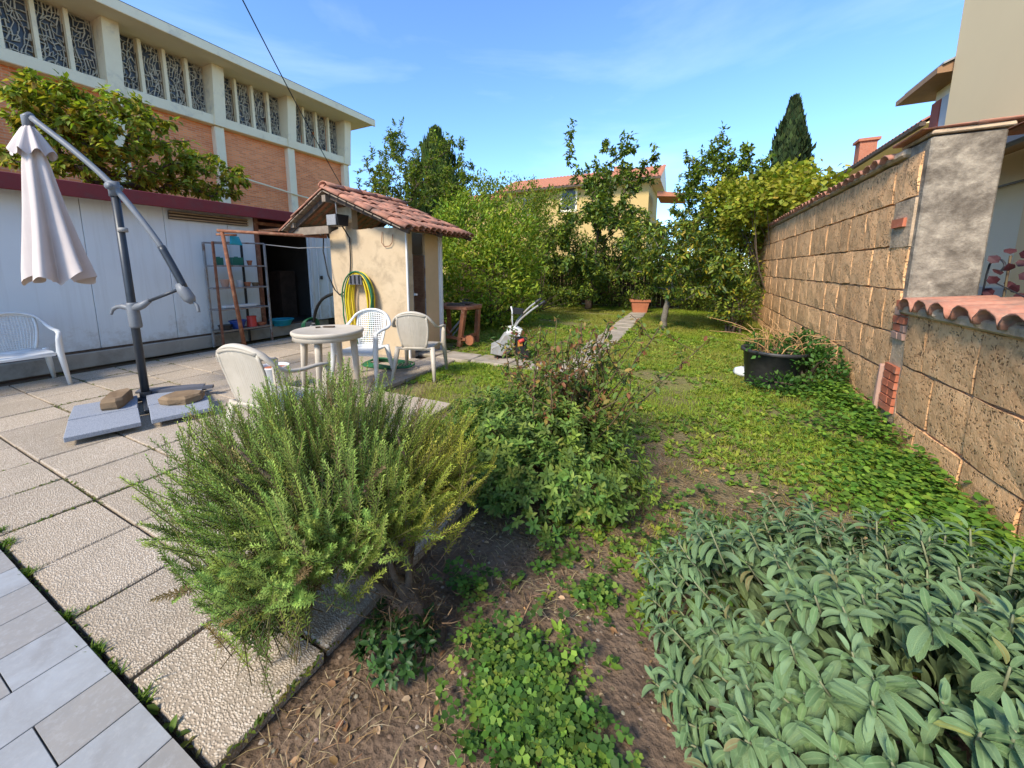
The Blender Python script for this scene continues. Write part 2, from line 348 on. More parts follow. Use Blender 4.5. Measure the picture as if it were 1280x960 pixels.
# church brickwork
b = NB('church_brick'); p = b.pos(); sp = b.n('SeparateXYZ'); b.l(p, sp.inputs[0]); cx = b.n('CombineXYZ'); b.l(sp.outputs[1], cx.inputs[0]); b.l(sp.outputs[2], cx.inputs[1])
br = b.n('TexBrick', i_Scale=1., i_Color1=(.95, .32, .12, 1), i_Color2=(.70, .20, .075, 1), i_Mortar=(.72, .40, .23, 1)); br.inputs['Brick Width'].default_value = .26; br.inputs['Row Height'].default_value = .072; br.inputs['Mortar Size'].default_value = .008
b.l(cx.outputs[0], br.inputs['Vector'])
c = b.mix(b.ramp(b.noise(p, 1.1, 8, .65), [(.45, g3(0)), (.75, g3(.4))]), br.outputs['Color'], (.88, .36, .17)); b.col(c); b.set(.9, .15); b.bump(br.outputs['Fac'], -.3, .01)
# soil
b = NB('soil'); p = b.pos()
c = b.ramp(b.noise(p, 7, 10, .7), [(.25, (.10, .068, .046)), (.5, (.19, .13, .088)), (.75, (.29, .205, .14))])
sp = b.n('SeparateXYZ'); b.l(p, sp.inputs[0])
far = b.n('MapRange'); far.inputs['From Min'].default_value = 1.4; far.inputs['From Max'].default_value = 6.5; b.l(sp.outputs[1], far.inputs[0])
gm = b.math('MULTIPLY', far.outputs[0], b.ramp(b.noise(p, 1.9, 6, .6), [(.3, g3(.25)), (.62, g3(1))]))
c = b.mix(gm, c, b.ramp(b.noise(p, 25, 6), [(.35, (.15, .175, .035)), (.65, (.27, .275, .065))]))
b.col(c); b.set(.97, .08)
vo = b.n('TexVoronoi', i_Scale=45.); b.l(p, vo.inputs['Vector'])
b.bump(b.math('ADD', b.noise(p, 28, 9, .7), b.math('MULTIPLY', vo.outputs['Distance'], .5)), .9, .03)
# sage leaf: tint attribute plus felted relief
bb = leafmat('sage', .8, .18, .14, 1.1); _at = [n_ for n_ in bb.t.nodes if n_.type == 'ATTRIBUTE'][0]
_c = bb.mix(bb.ramp(_at.outputs['Alpha'], [(0, g3(.0)), (.18, g3(.75)), (.8, g3(.8)), (1, g3(.35))]), (.19, .27, .12), _at.outputs['Color']); bb.l(_c, bb.b.inputs['Base Color'])
pp = bb.n('TexCoord').outputs['Object']; vo = bb.n('TexVoronoi', i_Scale=38.); bb.l(pp, vo.inputs['Vector']); bb.bump(vo.outputs['Distance'], .35, .02)
# wire netting: real holes by geometry, see below

# ------------------------------------------------------------------ helpers: scattering many small pieces into one mesh
def unit(v): return v/(np.linalg.norm(v, axis=-1, keepdims=True)+1e-9)
def frames(d, n):                 # local y -> d, local z ~ n
    y = unit(d); x = unit(np.cross(y, n)); z = np.cross(x, y); return np.stack([x, y, z], -1)
def scatter(name, V, Fs, T, Rm, S, C, mat, parent=None, smooth=False, world=True, alpha=None):
    V = np.asarray(V, float); N = len(T); nv = len(V); S = np.asarray(S, float)
    if S.ndim == 1: S = S[:, None]*np.ones(3)
    P = np.einsum('nij,nkj->nki', Rm, V[None]*S[:, None, :])+T[:, None, :]
    if world and parent is not None: P = P-np.array(wloc(parent))
    ft = np.array([len(f) for f in Fs]); fl = np.concatenate([np.array(f) for f in Fs])
    me = bpy.data.meshes.new(name)
    me.vertices.add(N*nv); me.vertices.foreach_set('co', P.reshape(-1))
    loops = (fl[None]+np.arange(N)[:, None]*nv).reshape(-1); me.loops.add(len(loops)); me.loops.foreach_set('vertex_index', loops.astype(np.int32))
    tot = np.tile(ft, N); st = np.concatenate([[0], np.cumsum(tot)[:-1]])
    me.polygons.add(len(tot)); me.polygons.foreach_set('loop_start', st.astype(np.int32)); me.polygons.foreach_set('loop_total', tot.astype(np.int32))
    if smooth: me.polygons.foreach_set('use_smooth', np.ones(len(tot), bool))
    at = me.attributes.new('tint', 'FLOAT_COLOR', 'POINT')
    cc = np.concatenate([np.repeat(np.clip(C, 0, 1), nv, 0), np.ones((N*nv, 1)) if alpha is None else np.tile(alpha, N)[:, None]], 1); at.data.foreach_set('color', cc.astype(np.float32).reshape(-1))
    me.materials.append(M[mat]); me.update(calc_edges=True)
    o = bpy.data.objects.new(name, me); COL.objects.link(o)
    if parent is not None: o.parent = parent
    return o
LEAF2 = (np.array([(0, 0, 0), (.5, .42, .10), (0, 1, -.10), (-.5, .42, .10)]), [(0, 1, 2), (0, 2, 3)])
LEAF4 = (np.array([(0, 0, 0), (.42, .28, .10), (0, .35, 0), (-.42, .28, .10), (.4, .68, .05), (0, .7, -.06), (-.4, .68, .05), (0, 1, -.2)]), [(0, 1, 2), (0, 2, 3), (1, 4, 5, 2), (2, 5, 6, 3), (4, 7, 5), (5, 7, 6)])
BLADE = (np.array([(-.5, 0, 0), (.5, 0, 0), (-.38, .5, .08), (.38, .5, .08), (0, 1, -.06)]), [(0, 1, 3, 2), (2, 3, 4)])
def pick(cols, n, jit=.18):
    c = np.array(cols)[rng.integers(0, len(cols), n)]; return c*(1+rng.normal(0, jit, (n, 1)))*(1+rng.normal(0, jit*.3, (n, 3)))
def rnd_dirs(n): return unit(rng.normal(0, 1, (n, 3)))
# smooth value noise on the ground plane
_tab = rng.random((64, 64))
def vnoise(x, y):
    xi = np.floor(x).astype(int); yi = np.floor(y).astype(int); fx = x-xi; fy = y-yi; fx = fx*fx*(3-2*fx); fy = fy*fy*(3-2*fy)
    t = lambda a_, b_: _tab[a_ % 64, b_ % 64]
    return (t(xi, yi)*(1-fx)+t(xi+1, yi)*fx)*(1-fy)+(t(xi, yi+1)*(1-fx)+t(xi+1, yi+1)*fx)*fy
def fbm(x, y, s=1.): return (vnoise(x*s, y*s)+.5*vnoise(x*s*2.1+7, y*s*2.1+3)+.25*vnoise(x*s*4.3+1, y*s*4.3+9))/1.75

# ================================================================== THE SETTING
def gz(x, y):
    m = np.clip((x+1.16)/.25, 0, 1)+np.clip((y-5.2)/.6, 0, 1)+np.clip((y-1.85)/.2, 0, 1)*np.clip((x+2.1)/.2, 0, 1)+np.clip((y-3.3)/.2, 0, 1)*np.clip((x+3.1)/.2, 0, 1); m = np.clip(m, 0, 1)
    near = np.clip((40-np.hypot(x, y))/20, 0, 1)
    return -.045+m*near*(.045*fbm(x, y, 1.3)+.014*vnoise(x*7, y*7)+.008*vnoise(x*17, y*17))
xs = np.concatenate([[-600, -150, -60, -30, -16], np.linspace(-9, 3, 171), [6, 15, 40, 150, 600]])
ys = np.concatenate([[-600, -150, -40, -10, -2], np.linspace(0, 4, 91), np.linspace(4.15, 15, 73), [20, 30, 60, 150, 600]])
gx, gy = np.meshgrid(xs, ys, indexing='ij'); ggz = gz(gx, gy); nx, ny = gx.shape
mb = MB(); idx = np.arange(nx*ny).reshape(nx, ny)
mb.add(np.stack([gx, gy, ggz], -1).reshape(-1, 3), [tuple(t) for t in np.stack([idx[:-1, :-1], idx[1:, :-1], idx[1:, 1:], idx[:-1, 1:]], -1).reshape(-1, 4)])
props(mb.build('ground', 'soil', smooth=True), 'brown garden soil under the lawn and shrubs', kind='structure')

# ---- patio of washed-aggregate slabs
patio = thing('patio', 'pale washed pebble paving slabs with weedy joints', None, (-4.5, 2.5, 0)); patio['kind'] = 'structure'; 
mb = MB()
mb.add([(x, y, z) for z in (-.06, -.032) for (x, y) in ((-7.6, .41), (-1.13, .41), (-1.13, 1.75), (-2.15, 1.75), (-2.15, 3.19), (-3.18, 3.19), (-3.18, 5.1), (-7.6, 5.1))], [tuple(range(8, 16))]+[(i, (i+1) % 8, 8+(i+1) % 8, 8+i) for i in range(8)]); mb.build('bed', 'pot_soil', patio)
slabm = []
for k in range(4):
    slabm.append(MB().cbox((0, 0, 0), (.500, .465, .05), .006, jit=.002, seed=k).mesh('slab', 'slab'))
PX0, PPX = -1.11, .515; YL = [.415, .80]+[.80+.48*i for i in range(1, 10)]
for j in range(len(YL)-1):
    y0, y1 = YL[j], YL[j+1]
    for k in range(13):
        x1 = PX0-PPX*k; x0 = x1-PPX; xc = (x0+x1)/2; yc = (y0+y1)/2
        if yc > 1.8 and xc > -2.1: continue
        if yc > 3.1 and xc > -3.1: continue
        if x0 < -7.64: continue
        if -5.6 < xc < -3.8 and yc > 4.75: continue
        sy = (y1-y0-.013)/.468
        o = place('slab', random.choice(slabm), patio, (xc+random.uniform(-.003, .003), yc, -.022+random.uniform(-.004, .004)), (random.uniform(-.006, .006), random.uniform(-.006, .006), random.uniform(-.006, .006)+random.choice((0, math.pi))), (1, sy, 1))
# ---- terrace of porcelain tiles at the house
ter = thing('terrace', 'smooth grey and taupe porcelain terrace tiles', None, (-2, 0, 0)); ter['kind'] = 'structure'
MB().box((-1.5, -.36, -.018), (8.2, 1.52, .05)).build('bed', 'concrete', ter)
tm = MB().cbox((0, 0, 0), (.2015, .596, .02), .0015, seed=1).mesh('tile', 'terrace_tile')
for k in range(-14, 22):
    xc = -1.28-.205*k+.1025
    if xc < -5.6 or xc > 2.5: continue
    ye = .40
    seq = [.18, .6, .6] if k % 2 == 0 else [.6, .6, .18]
    if k % 4 == 1: seq = [.42, .6, .36]
    for s_ in seq:
        place('tile', tm, ter, (xc, ye-s_/2, .016), (0, 0, 0), (1, (s_-.004)/.596, 1)); ye -= s_
# ---- concrete path through the lawn
path = thing('path', 'worn narrow concrete slab path across the lawn', None, (-1.4, 8, 0)); path['kind'] = 'structure'
pm = [MB().cbox((0, 0, 0), (.46, .58, .06), .012, jit=.012, seed=20+k).mesh('slab', 'path_concrete') for k in range(3)]
yy = 4.75
while yy < 12.7:
    place('slab', random.choice(pm), path, (-1.42+random.uniform(-.02, .02), yy, .0+random.uniform(-.006, .006)), (random.uniform(-.012, .012), random.uniform(-.012, .012), random.uniform(-.03, .03))); yy += .61
xx = -2.0
while xx > -3.9:
    place('slab', random.choice(pm), path, (xx, 5.05+random.uniform(-.04, .04), .0), (0, random.uniform(-.015, .015), random.uniform(-.06, .06)+math.pi/2)); xx -= .62

# ================================================================== CHURCH HALL
CX = -16.
ch = thing('church_building', 'brick church hall with concrete frame and high tracery windows', 'building', (-20, 6, 0))
bayY = [-5.6, -2.75, .1, 2.92, 5.76, 8.6, 11.43, 14.4]
SZ0, SZ1, WZ = 6.55, 6.88, 8.52
for i in range(len(bayY)-1):
    y0, y1 = bayY[i]+.16, bayY[i+1]-.16
    MB().box((CX-.12, (y0+y1)/2, SZ0/2), (.24, y1-y0, SZ0)).build('brick_panel', 'church_brick', ch)
    MB().cbox((CX+.05, (y0+y1)/2, (SZ0+SZ1)/2), (.5, y1-y0, SZ1-SZ0), .02).build('sill_beam', 'church_concrete', ch)
    wdt = (y1-y0)/4
    for k in range(4):
        a0 = y0+wdt*k; 
        if k: MB().box((CX+.02, a0, (SZ1+WZ)/2), (.16, .09, WZ-SZ1)).build('mullion', 'church_concrete', ch)
        win = MB().box((CX-.16, a0+wdt/2, (SZ1+WZ)/2), (.03, wdt-.12, WZ-SZ1)).build('window', 'window_dark', ch)
        # tracery: a jittered net of pale bars in front of the glass
        t = MB(); r_ = random.Random(i*10+k); nu, nv = 7, 12; net = {}
        for u in range(nu+1):
            for v_ in range(nv+1):
                jx = r_.uniform(-.32, .32)/nu if 0 < u < nu else 0; jy = r_.uniform(-.35, .35)/nv if 0 < v_ < nv else 0
                cu = .5+(u/nu-.5+jx)*.98+.1*math.sin(v_*.8+i+k)*(0 < u < nu)
                net[u, v_] = (a0+.06+min(max(cu, 0), 1)*(wdt-.12), SZ1+(v_/nv+jy)*(WZ-SZ1))
        for (u, v_), p0 in net.items():
            for q in ((u+1, v_), (u, v_+1), (u+1, v_+1)):
                pr = .78 if q != (u+1, v_+1) else .16
                if q in net and r_.random() < pr:
                    p1 = net[q]; dy, dz = p1[0]-p0[0], p1[1]-p0[1]; ln_ = math.hypot(dy, dz)
                    if ln_ < .02: continue
                    t.box((CX-.11, (p0[0]+p1[0])/2, (p0[1]+p1[1])/2), (.05+r_.uniform(-.004, .004), ln_+.01, r_.choice((.011, .013, .016, .028))), rx=math.atan2(dz, dy))
        t.build('tracery', 'tracery_stone', win)
for yb in bayY:
    MB().cbox((CX+.02, yb, (SZ0+.3)/2-.3), (.44, .32, SZ0+.3), .02).build('pillar', 'church_concrete', ch)
    MB().prism([(CX-.2, SZ0+.002), (CX+.34, SZ0+.002), (CX+.5, 8.55), (CX-.2, 8.55)], 'y', yb-.19, yb+.19).build('upper_pillar', 'church_concrete', ch)
MB().box((CX+.05, 4.5, 8.59), (2.2, 21.8, .08)).build('soffit', 'soffit', ch)
MB().cbox((CX+1.19, 4.5, 8.68), (.1, 22, .3), .015).build('fascia', 'church_concrete', ch)
MB().prism([(CX+1.25, 8.83), (CX-5, 9.9), (CX-11, 8.83), (CX-11, 8.64), (CX+1.14, 8.64)], 'y', -6.6, 15.45).build('roof', 'roof_grey', ch)
MB().box((CX-4.95, 14.48, 4.2), (9.6, .24, 8.4)).build('end_wall', 'church_brick', ch)
cr_ = AX(361, 128, CX-4.2); t = MB(); t.box((cr_[0], cr_[1], 10.5), (.09, .09, 2.1)); t.box((cr_[0], cr_[1], 11.15), (.08, .75, .09)); t.build('roof_cross', 'black_metal', ch)
MB().tube([(CX+.3, 9.0, 4.9), (CX+.29, 11.5, 4.62), (CX+.3, 14.3, 4.35)], .035, 6).build('wall_pipe', 'church_concrete', ch)

# ================================================================== SHED
SX = -7.70
sh = thing('garden_shed', 'long pale grey panelled shed with dark red roof edge', 'shed', (SX-1.5, 2, 0))
MB().cbox((SX-.02, 1.35, .1), (.14, 9.7, .22), .012).build('plinth', 'concrete', sh)
edges = [-3.5, -2.54, -1.58, -.62, .34, 1.30, 2.26, 3.22, 4.18, 4.66]
for a0, a1 in zip(edges, edges[1:]):
    MB().cbox((SX-.045, (a0+a1)/2, 1.32), (.05, a1-a0-.006, 2.16), .004).build('panel', 'shed_panel', sh)
MB().box((SX-.03, 1.2, .226), (.06, 9.0, .03)).build('base_strip', 'dark_wood', sh)
# rust jambs, doorway with a dim room, open white door
t = MB(); t.box((SX-.03, 4.695, 1.3), (.09, .07, 2.16)); t.box((SX-.03, 5.23, 2.29), (.08, 1.0, .06)); t.build('door_frame', 'rust', sh)
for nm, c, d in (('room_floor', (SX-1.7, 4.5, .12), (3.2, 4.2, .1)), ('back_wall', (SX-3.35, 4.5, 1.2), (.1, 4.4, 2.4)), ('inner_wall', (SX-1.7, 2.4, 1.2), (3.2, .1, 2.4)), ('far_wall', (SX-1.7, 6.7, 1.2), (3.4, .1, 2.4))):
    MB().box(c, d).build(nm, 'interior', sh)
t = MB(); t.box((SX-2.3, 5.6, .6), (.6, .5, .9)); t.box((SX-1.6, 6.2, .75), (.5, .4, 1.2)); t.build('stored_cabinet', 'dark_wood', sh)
dr = MB().cbox((SX+.10, 6.04, 1.3), (.05, .60, 2.12), .006, rz=-.10).build('door', 'shed_panel', sh)
t = MB(); t.box((SX+.135, 5.77, 1.3), (.05, .05, 2.12)); t.box((SX+.15, 5.92, 1.3), (.03, .02, 2.1)); t.box((SX+.15, 6.18, 1.3), (.03, .03, 2.1)); t.build('door_rail', 'white_paint', dr)
MB().box((SX+.17, 5.98, 1.2), (.03, .05, .08)).build('door_lock', 'black_plastic', dr)
MB().cbox((SX-.045, 6.5, 1.32), (.05, .34, 2.16), .004).build('panel', 'shed_panel', sh)
MB().cbox((SX+.25, 1.5, 2.455), (.06, 10.4, .2), .008).build('fascia', 'red_paint', sh)
t = MB(); t.box((SX-1.6, 1.5, 2.51), (3.64, 10.36, .06)); t.build('roof', 'red_paint', sh)
MB().box((SX+.11, 1.5, 2.42), (.24, 10.3, .02)).build('eave_board', 'dark_wood', sh)
vt = MB().box((SX+.0, 3.9, 2.275), (.05, 1.24, .13)).build('vent', 'dark_wood', sh)
for k in range(3): MB().box((SX+.035, 3.9, 2.228+k*.047), (.03, 1.25, .019)).build('vent_slat', 'slat_wood', vt)

# ================================================================== HUT
HX0, HX1, HY0, HY1 = -5.52, -3.86, 4.6, 5.52
RX, RZ_, EXR, EZR, EXL, EZL, HRY0, HRY1 = -5.15, 2.62, -3.62, 1.98, -6.2, 2.06, 4.2, 6.05
hut = thing('tool_hut', 'small beige plastered hut under a red tiled gable roof', 'hut', (-4.7, 5.2, 0))
fw = MB(); rr = random.Random(4)
poly = [(HX0, -.05), (HX1, -.05), (HX1, 2.03)]
xq = HX1
while xq > -4.95: xq -= .07; poly.append((max(xq, -4.98), 2.035+rr.uniform(-.012, .012)))
poly += [(-4.98, 2.4), (-5.3, 2.4), (-5.3, 2.06), (-5.42, 2.03), (HX0, 2.0)]
fw.prism(poly, 'y', HY0, HY0+.12); fw.build('front_wall', 'hut_plaster', hut)
MB().box((HX0+.06, 5.12, 1.0), (.12, .79, 2.1)).build('side_wall', 'hut_plaster', hut)
MB().box((-4.73, HY1-.06, 1.0), (1.6, .12, 2.1)).build('back_wall', 'hut_plaster', hut)
MB().box((-4.69, 5.06, .02), (1.6, .78, .06)).build('floor', 'concrete', hut)
MB().box((HX1-.04, 5.24, 1.0), (.05, .36, 1.98)).build('side_board', 'hut_plaster_ochre', hut)
MB().cbox((HX1+.0, 5.45, .98), (.07, .06, 2.0), .006).build('corner_post', 'white_paint', hut)
MB().cbox((HX1-.002, HY0-.004, 1.0), (.03, .03, 2.05), .004).build('corner_bead', 'white_paint', hut)
dr = MB().tube([(HX1-.02, 4.74, .1), (HX1-.02, 4.74, 1.62), (HX1-.02, 5.05, 1.62), (HX1-.02, 5.05, .1), (HX1-.02, 4.74, .1)], .012, 6).build('mesh_door', 'steel', hut)
t = MB()
for k in range(12): t.box((HX1-.03, 4.76+k*.025, .86), (.003, .003, 1.5))
for k in range(60): t.box((HX1-.03, 4.895, .12+k*.025), (.003, .3, .003))
t.build('wire_netting', 'rust', dr)
MB().box((HX1+.01, 4.76, 1.0), (.05, .03, .03)).build('latch', 'white_paint', dr)
# roof timbers
def bar(mb, p0, p1, w_, h_):
    p0 = np.array(p0, float); p1 = np.array(p1, float); d = p1-p0; ln_ = np.linalg.norm(d); y = d/ln_; x = np.cross(y, (0, 0, 1)); x /= np.linalg.norm(x); z = np.cross(x, y)
    mb.box((p0+p1)/2, (w_, ln_, h_), m=np.stack([x, y, z], 1)); return mb
for yb in (HRY0+.12, 5.1, HRY1-.05):
    bar(MB(), (RX, yb, RZ_-.09), (EXR+.05, yb, EZR-.06), .05, .07).build('rafter', 'dark_wood', hut)
    bar(MB(), (RX, yb, RZ_-.09), (EXL+.05, yb, EZL-.06), .05, .07).build('rafter', 'dark_wood', hut)
bar(MB(), (RX, HRY0+.02, RZ_-.14), (RX, HRY1, RZ_-.14), .08, .1).build('ridge_beam', 'grey_wood', hut)
bar(MB(), (EXL+.22, HRY0+.05, 2.12), (EXL+.22, HRY1, 2.12), .08, .08).build('purlin', 'grey_wood', hut)
bar(MB(), (EXR-.2, HRY0+.4, 1.99), (EXR-.2, HRY1, 1.99), .07, .07).build('purlin', 'grey_wood', hut)
bar(MB(), (EXL+.1, 4.34, 2.02), (-5.2, 4.34, 2.02), .05, .12).build('tie_beam', 'grey_wood', hut)
t = MB()
for (ex, ez) in ((EXR, EZR), (EXL, EZL)):
    n = 9
    for k in range(n):
        a0, a1 = (k+.08)/n, (k+.92)/n
        t.add([(RX+(ex-RX)*q, y, RZ_-.035+(ez-RZ_)*q+dz) for dz in (0, .015) for q, y in ((a0, HRY0), (a1, HRY0), (a1, HRY1), (a0, HRY1))], [(0, 1, 2, 3), (4, 7, 6, 5), (0, 4, 5, 1), (1, 5, 6, 2), (2, 6, 7, 3), (3, 7, 4, 0)])
t.build('roof_boards', 'grey_wood', hut)
def coppo(r0=.088, r1=.072, ln_=.44, th=.013, sag=.75, seg=6, mat='tile', seed=0):
    rr = random.Random(seed); V = []
    for (yv, r) in ((0, r1), (ln_, r0)):
        for q in (r, r-th):
            for k in range(seg+1):
                t_ = math.pi*k/seg; V.append((q*math.cos(t_)*1.0, yv+rr.uniform(-.006, .006), q*math.sin(t_)*sag-.02))
    n = seg+1; Fs = []
    for k in range(seg):
        Fs += [(k, k+1, 2*n+k+1, 2*n+k), (n+k, 3*n+k, 3*n+k+1, n+k+1), (k, n+k, n+k+1, k+1), (2*n+k, 2*n+k+1, 3*n+k+1, 3*n+k)]
    Fs += [(0, 2*n, 3*n, n), (seg, n+seg, 3*n+seg, 2*n+seg)]
    return MB().add(V, Fs).mesh('roof_tile', mat, True)
def orient(d, up):
    m = frames(np.array([d], float), np.array([up], float))[0]; return Matrix(m.tolist()).to_euler()
cop = [coppo(seed=k) for k in range(5)]
t = MB()        # channel layer between the cover tiles
for (ex, ez, nr) in ((EXR, EZR, 5), (EXL, EZL, 3)):
    d = np.array([ex-RX, 0, ez-RZ_]); ln_ = np.linalg.norm(d); d /= ln_; up = np.cross(d, (0, 1, 0)); up *= np.sign(up[2]); ncol = 13; pit = (HRY1-HRY0)/ncol
    for c in range(ncol):
        y0 = HRY0+pit*c
        def fn(u, v_, y0=y0): 
            q = d*(u*(ln_+.03)); return np.array([RX, y0+pit*(v_+.5), RZ_])+q+up*(-.012-.03*math.sin(math.pi*v_))
        t.grid(fn, 4, 4)
    for r_ in range(nr):
        ex_ = (ln_+.04)/nr
        for c in range(ncol):
            y0 = HRY0+pit*(c+.5); s0 = r_*ex_-.05+random.uniform(-.012, .012)
            P = np.array([RX, y0+random.uniform(-.008, .008), RZ_])+d*s0+up*(.02+random.uniform(0, .012)); yw = random.uniform(-.04, .04)
            place('roof_tile', random.choice(cop), hut, P, orient(d*math.cos(yw)+np.array([0, 1, 0])*math.sin(yw)+up*random.uniform(-.02, .03), up), (pit*.5/.072, (ex_+.09)/.44, 1))
t.build('channel_tiles', 'tile', hut, True)['kind'] = 'stuff'
rc = [coppo(.11, .1, .42, .015, .8, 6, 'tile', 30+k) for k in range(2)]
yy = HRY1-.38
while yy > HRY0-.1:
    place('ridge_tile', random.choice(rc), hut, (RX, yy+.41, RZ_+.045+random.uniform(-.006, .01)), orient((0, -1, random.uniform(-.02, .02)), (0, 0, 1)), (1.05, 1, 1)); yy -= .36
MB().tube([(-4.32, HY0-.02, 1.97), (-4.33, HY0-.03, 1.80), (-4.27, HY0-.03, 1.74), (-4.17, HY0-.03, 1.75), (-4.12, HY0-.03, 1.80), (-4.11, HY0-.02, 1.92)], .006, 5).build('wire_hook', 'rust', hut)
# floodlight under the gable, its cable down the wall
fl = thing('floodlight', 'small black floodlight hanging under the hut gable', 'lamp', (-5.05, 4.32, 2.1))
fl0 = np.array([-5.05, 4.32, 2.16])
MB().prism([(-.09, -.09), (.09, -.09), (.12, .08), (-.12, .08)], 'x', -.12, .12).build('housing', 'black_plastic', fl, world=False).location = (0, .06, .06)
MB().cbox((0, -.06, .055), (.2, .02, .16), .004).build('lens', 'gutter_glass', fl, world=False)
MB().tube([(0, .05, .14), (0, .04, .34)], .012, 6).build('bracket', 'steel', fl, world=False)
t = MB(); t.tube([(-5.02, 4.4, 2.12), (-5.02, 4.57, 1.9), (-5.03, 4.575, 1.5), (-5.08, 4.575, 1.2), (-5.2, 4.57, 1.02), (-5.32, 4.56, .96), (-5.42, 4.55, 1.05), (-5.5, 4.5, 1.3), (-5.58, 4.5, 1.7), (-5.6, 4.55, 2.0)], .011, 6)
props(t.build('lamp_cable', 'rubber'), 'thin black cable drooping down the beige hut wall below the floodlight', 'cable')

# ================================================================== TUFF WALL
WX = 1.62
tw = thing('tuff_wall', 'tall weathered tuff block garden wall with tile coping', 'wall', (WX+.15, 9.6, 0))
MB().box((WX+.16, 9.58, 1.2), (.25, 10.15, 2.5)).build('mortar_core', 'mortar', tw)
courses = [-.08, .13, .50, .84, 1.22, 1.60, 1.99, 2.36]
blk = []
def blockmesh(seed):
    rr = np.random.default_rng(seed); nu, nv = 3, 3; V = []; Fs = []
    # face towards -x: a jittered grid with worn, rounded rims; sides run back into the mortar
    for i in range(nu+1):
        for j in range(nv+1):
            edge = (i in (0, nu))+(j in (0, nv)); yv = i/nu-.5; zv = j/nv-.5
            V.append((.0025*rr.normal()+(.004 if edge == 1 else .008 if edge == 2 else 0), yv+rr.normal()*.010*(edge > 0), zv+rr.normal()*.010*(edge > 0)))
    rim = [(i, 0) for i in range(nu)]+[(nu, j) for j in range(nv)]+[(i, nv) for i in range(nu, 0, -1)]+[(0, j) for j in range(nv, 0, -1)]
    for i in range(nu):
        for j in range(nv): q = i*(nv+1)+j; Fs.append((q, q+1, q+nv+2, q+nv+1))
    k0 = len(V); ids = [i*(nv+1)+j for i, j in rim]
    for q in ids: V.append((.2, V[q][1]*1.0, V[q][2]*1.0))
    n = len(ids)
    for k in range(n): Fs.append((ids[k], ids[(k+1) % n], k0+(k+1) % n, k0+k))
    return MB().add(V, Fs).mesh('block', 'tuff')
blk = [blockmesh(100+k) for k in range(10)]
rr = random.Random(11)
def lay(parent, y0, y1, z0, z1, x, lo=.27, hi=.52):
    y = y0
    while y < y1-.05:
        ln_ = rr.uniform(lo, hi)
        if y1-(y+ln_) < .22: ln_ = y1-y
        place('block', rr.choice(blk), parent, (x+rr.uniform(-.005, .004), y+ln_/2, (z0+z1)/2), (rr.uniform(-.008, .008), rr.uniform(-.006, .006), 0), (1, ln_-.019, z1-z0-.019)); y += ln_
for z0, z1 in zip(courses, courses[1:]): lay(tw, 4.86 if 1.5 < z0 < 1.7 else 4.52, 14.65, z0, z1, WX)
MB().cbox((WX+.14, 9.72, 2.405), (.34, 9.9, .075), .02, jit=.01).build('coping_bed', 'mortar', tw)
cc = [coppo(.10, .088, .44, .014, .62, 6, 'coping', 60+k) for k in range(4)]
y = 5.05
while y < 14.7:
    place('coping_tile', rr.choice(cc), tw, (WX+.4, y, 2.475+rr.uniform(-.008, .008)), orient((-1, rr.uniform(-.05, .05), -.12), (0, 0, 1)), (1, 1.08, 1)); y += .205
# plastered pillar
pl = thing('wall_pillar', 'rough grey plastered pillar with a flat tile cap', 'pillar', (1.93, 4.7, 0))
pr_ = AY(1243, 260, 4.45)[0]
MB().cbox(((1.64+pr_)/2, 4.68, 1.2), (pr_-1.64, .46, 2.5), .012, jit=.006).build('shaft', 'pillar_plaster', pl)
MB().cbox(((1.58+pr_)/2+.04, 4.68, 2.475), (pr_-1.60, .50, .03), .008, jit=.006).build('cap_bed', 'mortar', pl)
for k, xx in enumerate((1.72, 2.02, 2.33)):
    MB().cbox((xx, 4.68, 2.503+.003*k), (.3, .54, .022), .008, jit=.008).build('cap_tile', 'coping', pl)
# low wall
lw = thing('low_wall', 'low tuff block wall topped with curved terracotta tiles', 'wall', (WX+.15, 2.2, 0))
MB().box((WX+.15, 1.97, .48), (.26, 4.85, 1.16)).build('mortar_core', 'mortar', lw)
for z0, z1 in zip([-.1, .2, .61, 1.03], [.2, .61, 1.03]): lay(lw, -.45, 4.3, z0, z1, WX-.01, .42, .62)
MB().cbox((WX+.13, 1.95, 1.06), (.36, 4.9, .07), .015, jit=.008).build('coping_bed', 'mortar', lw)
lc = [coppo(.112, .10, .46, .016, .95, 8, 'coping', 80+k) for k in range(4)]
y = 4.22
while y > -.4:
    place('coping_tile', rr.choice(lc), lw, (WX+.42, y, 1.135+rr.uniform(-.006, .006)), orient((-1, rr.uniform(-.04, .04), -.1), (0, 0, 1)), (1, 1.08, 1))
    MB().cbox((WX-.02, y-.12, 1.10), (.06, .07, .1), .02, jit=.012).build('mortar_lump', 'mortar', lw); y -= .238
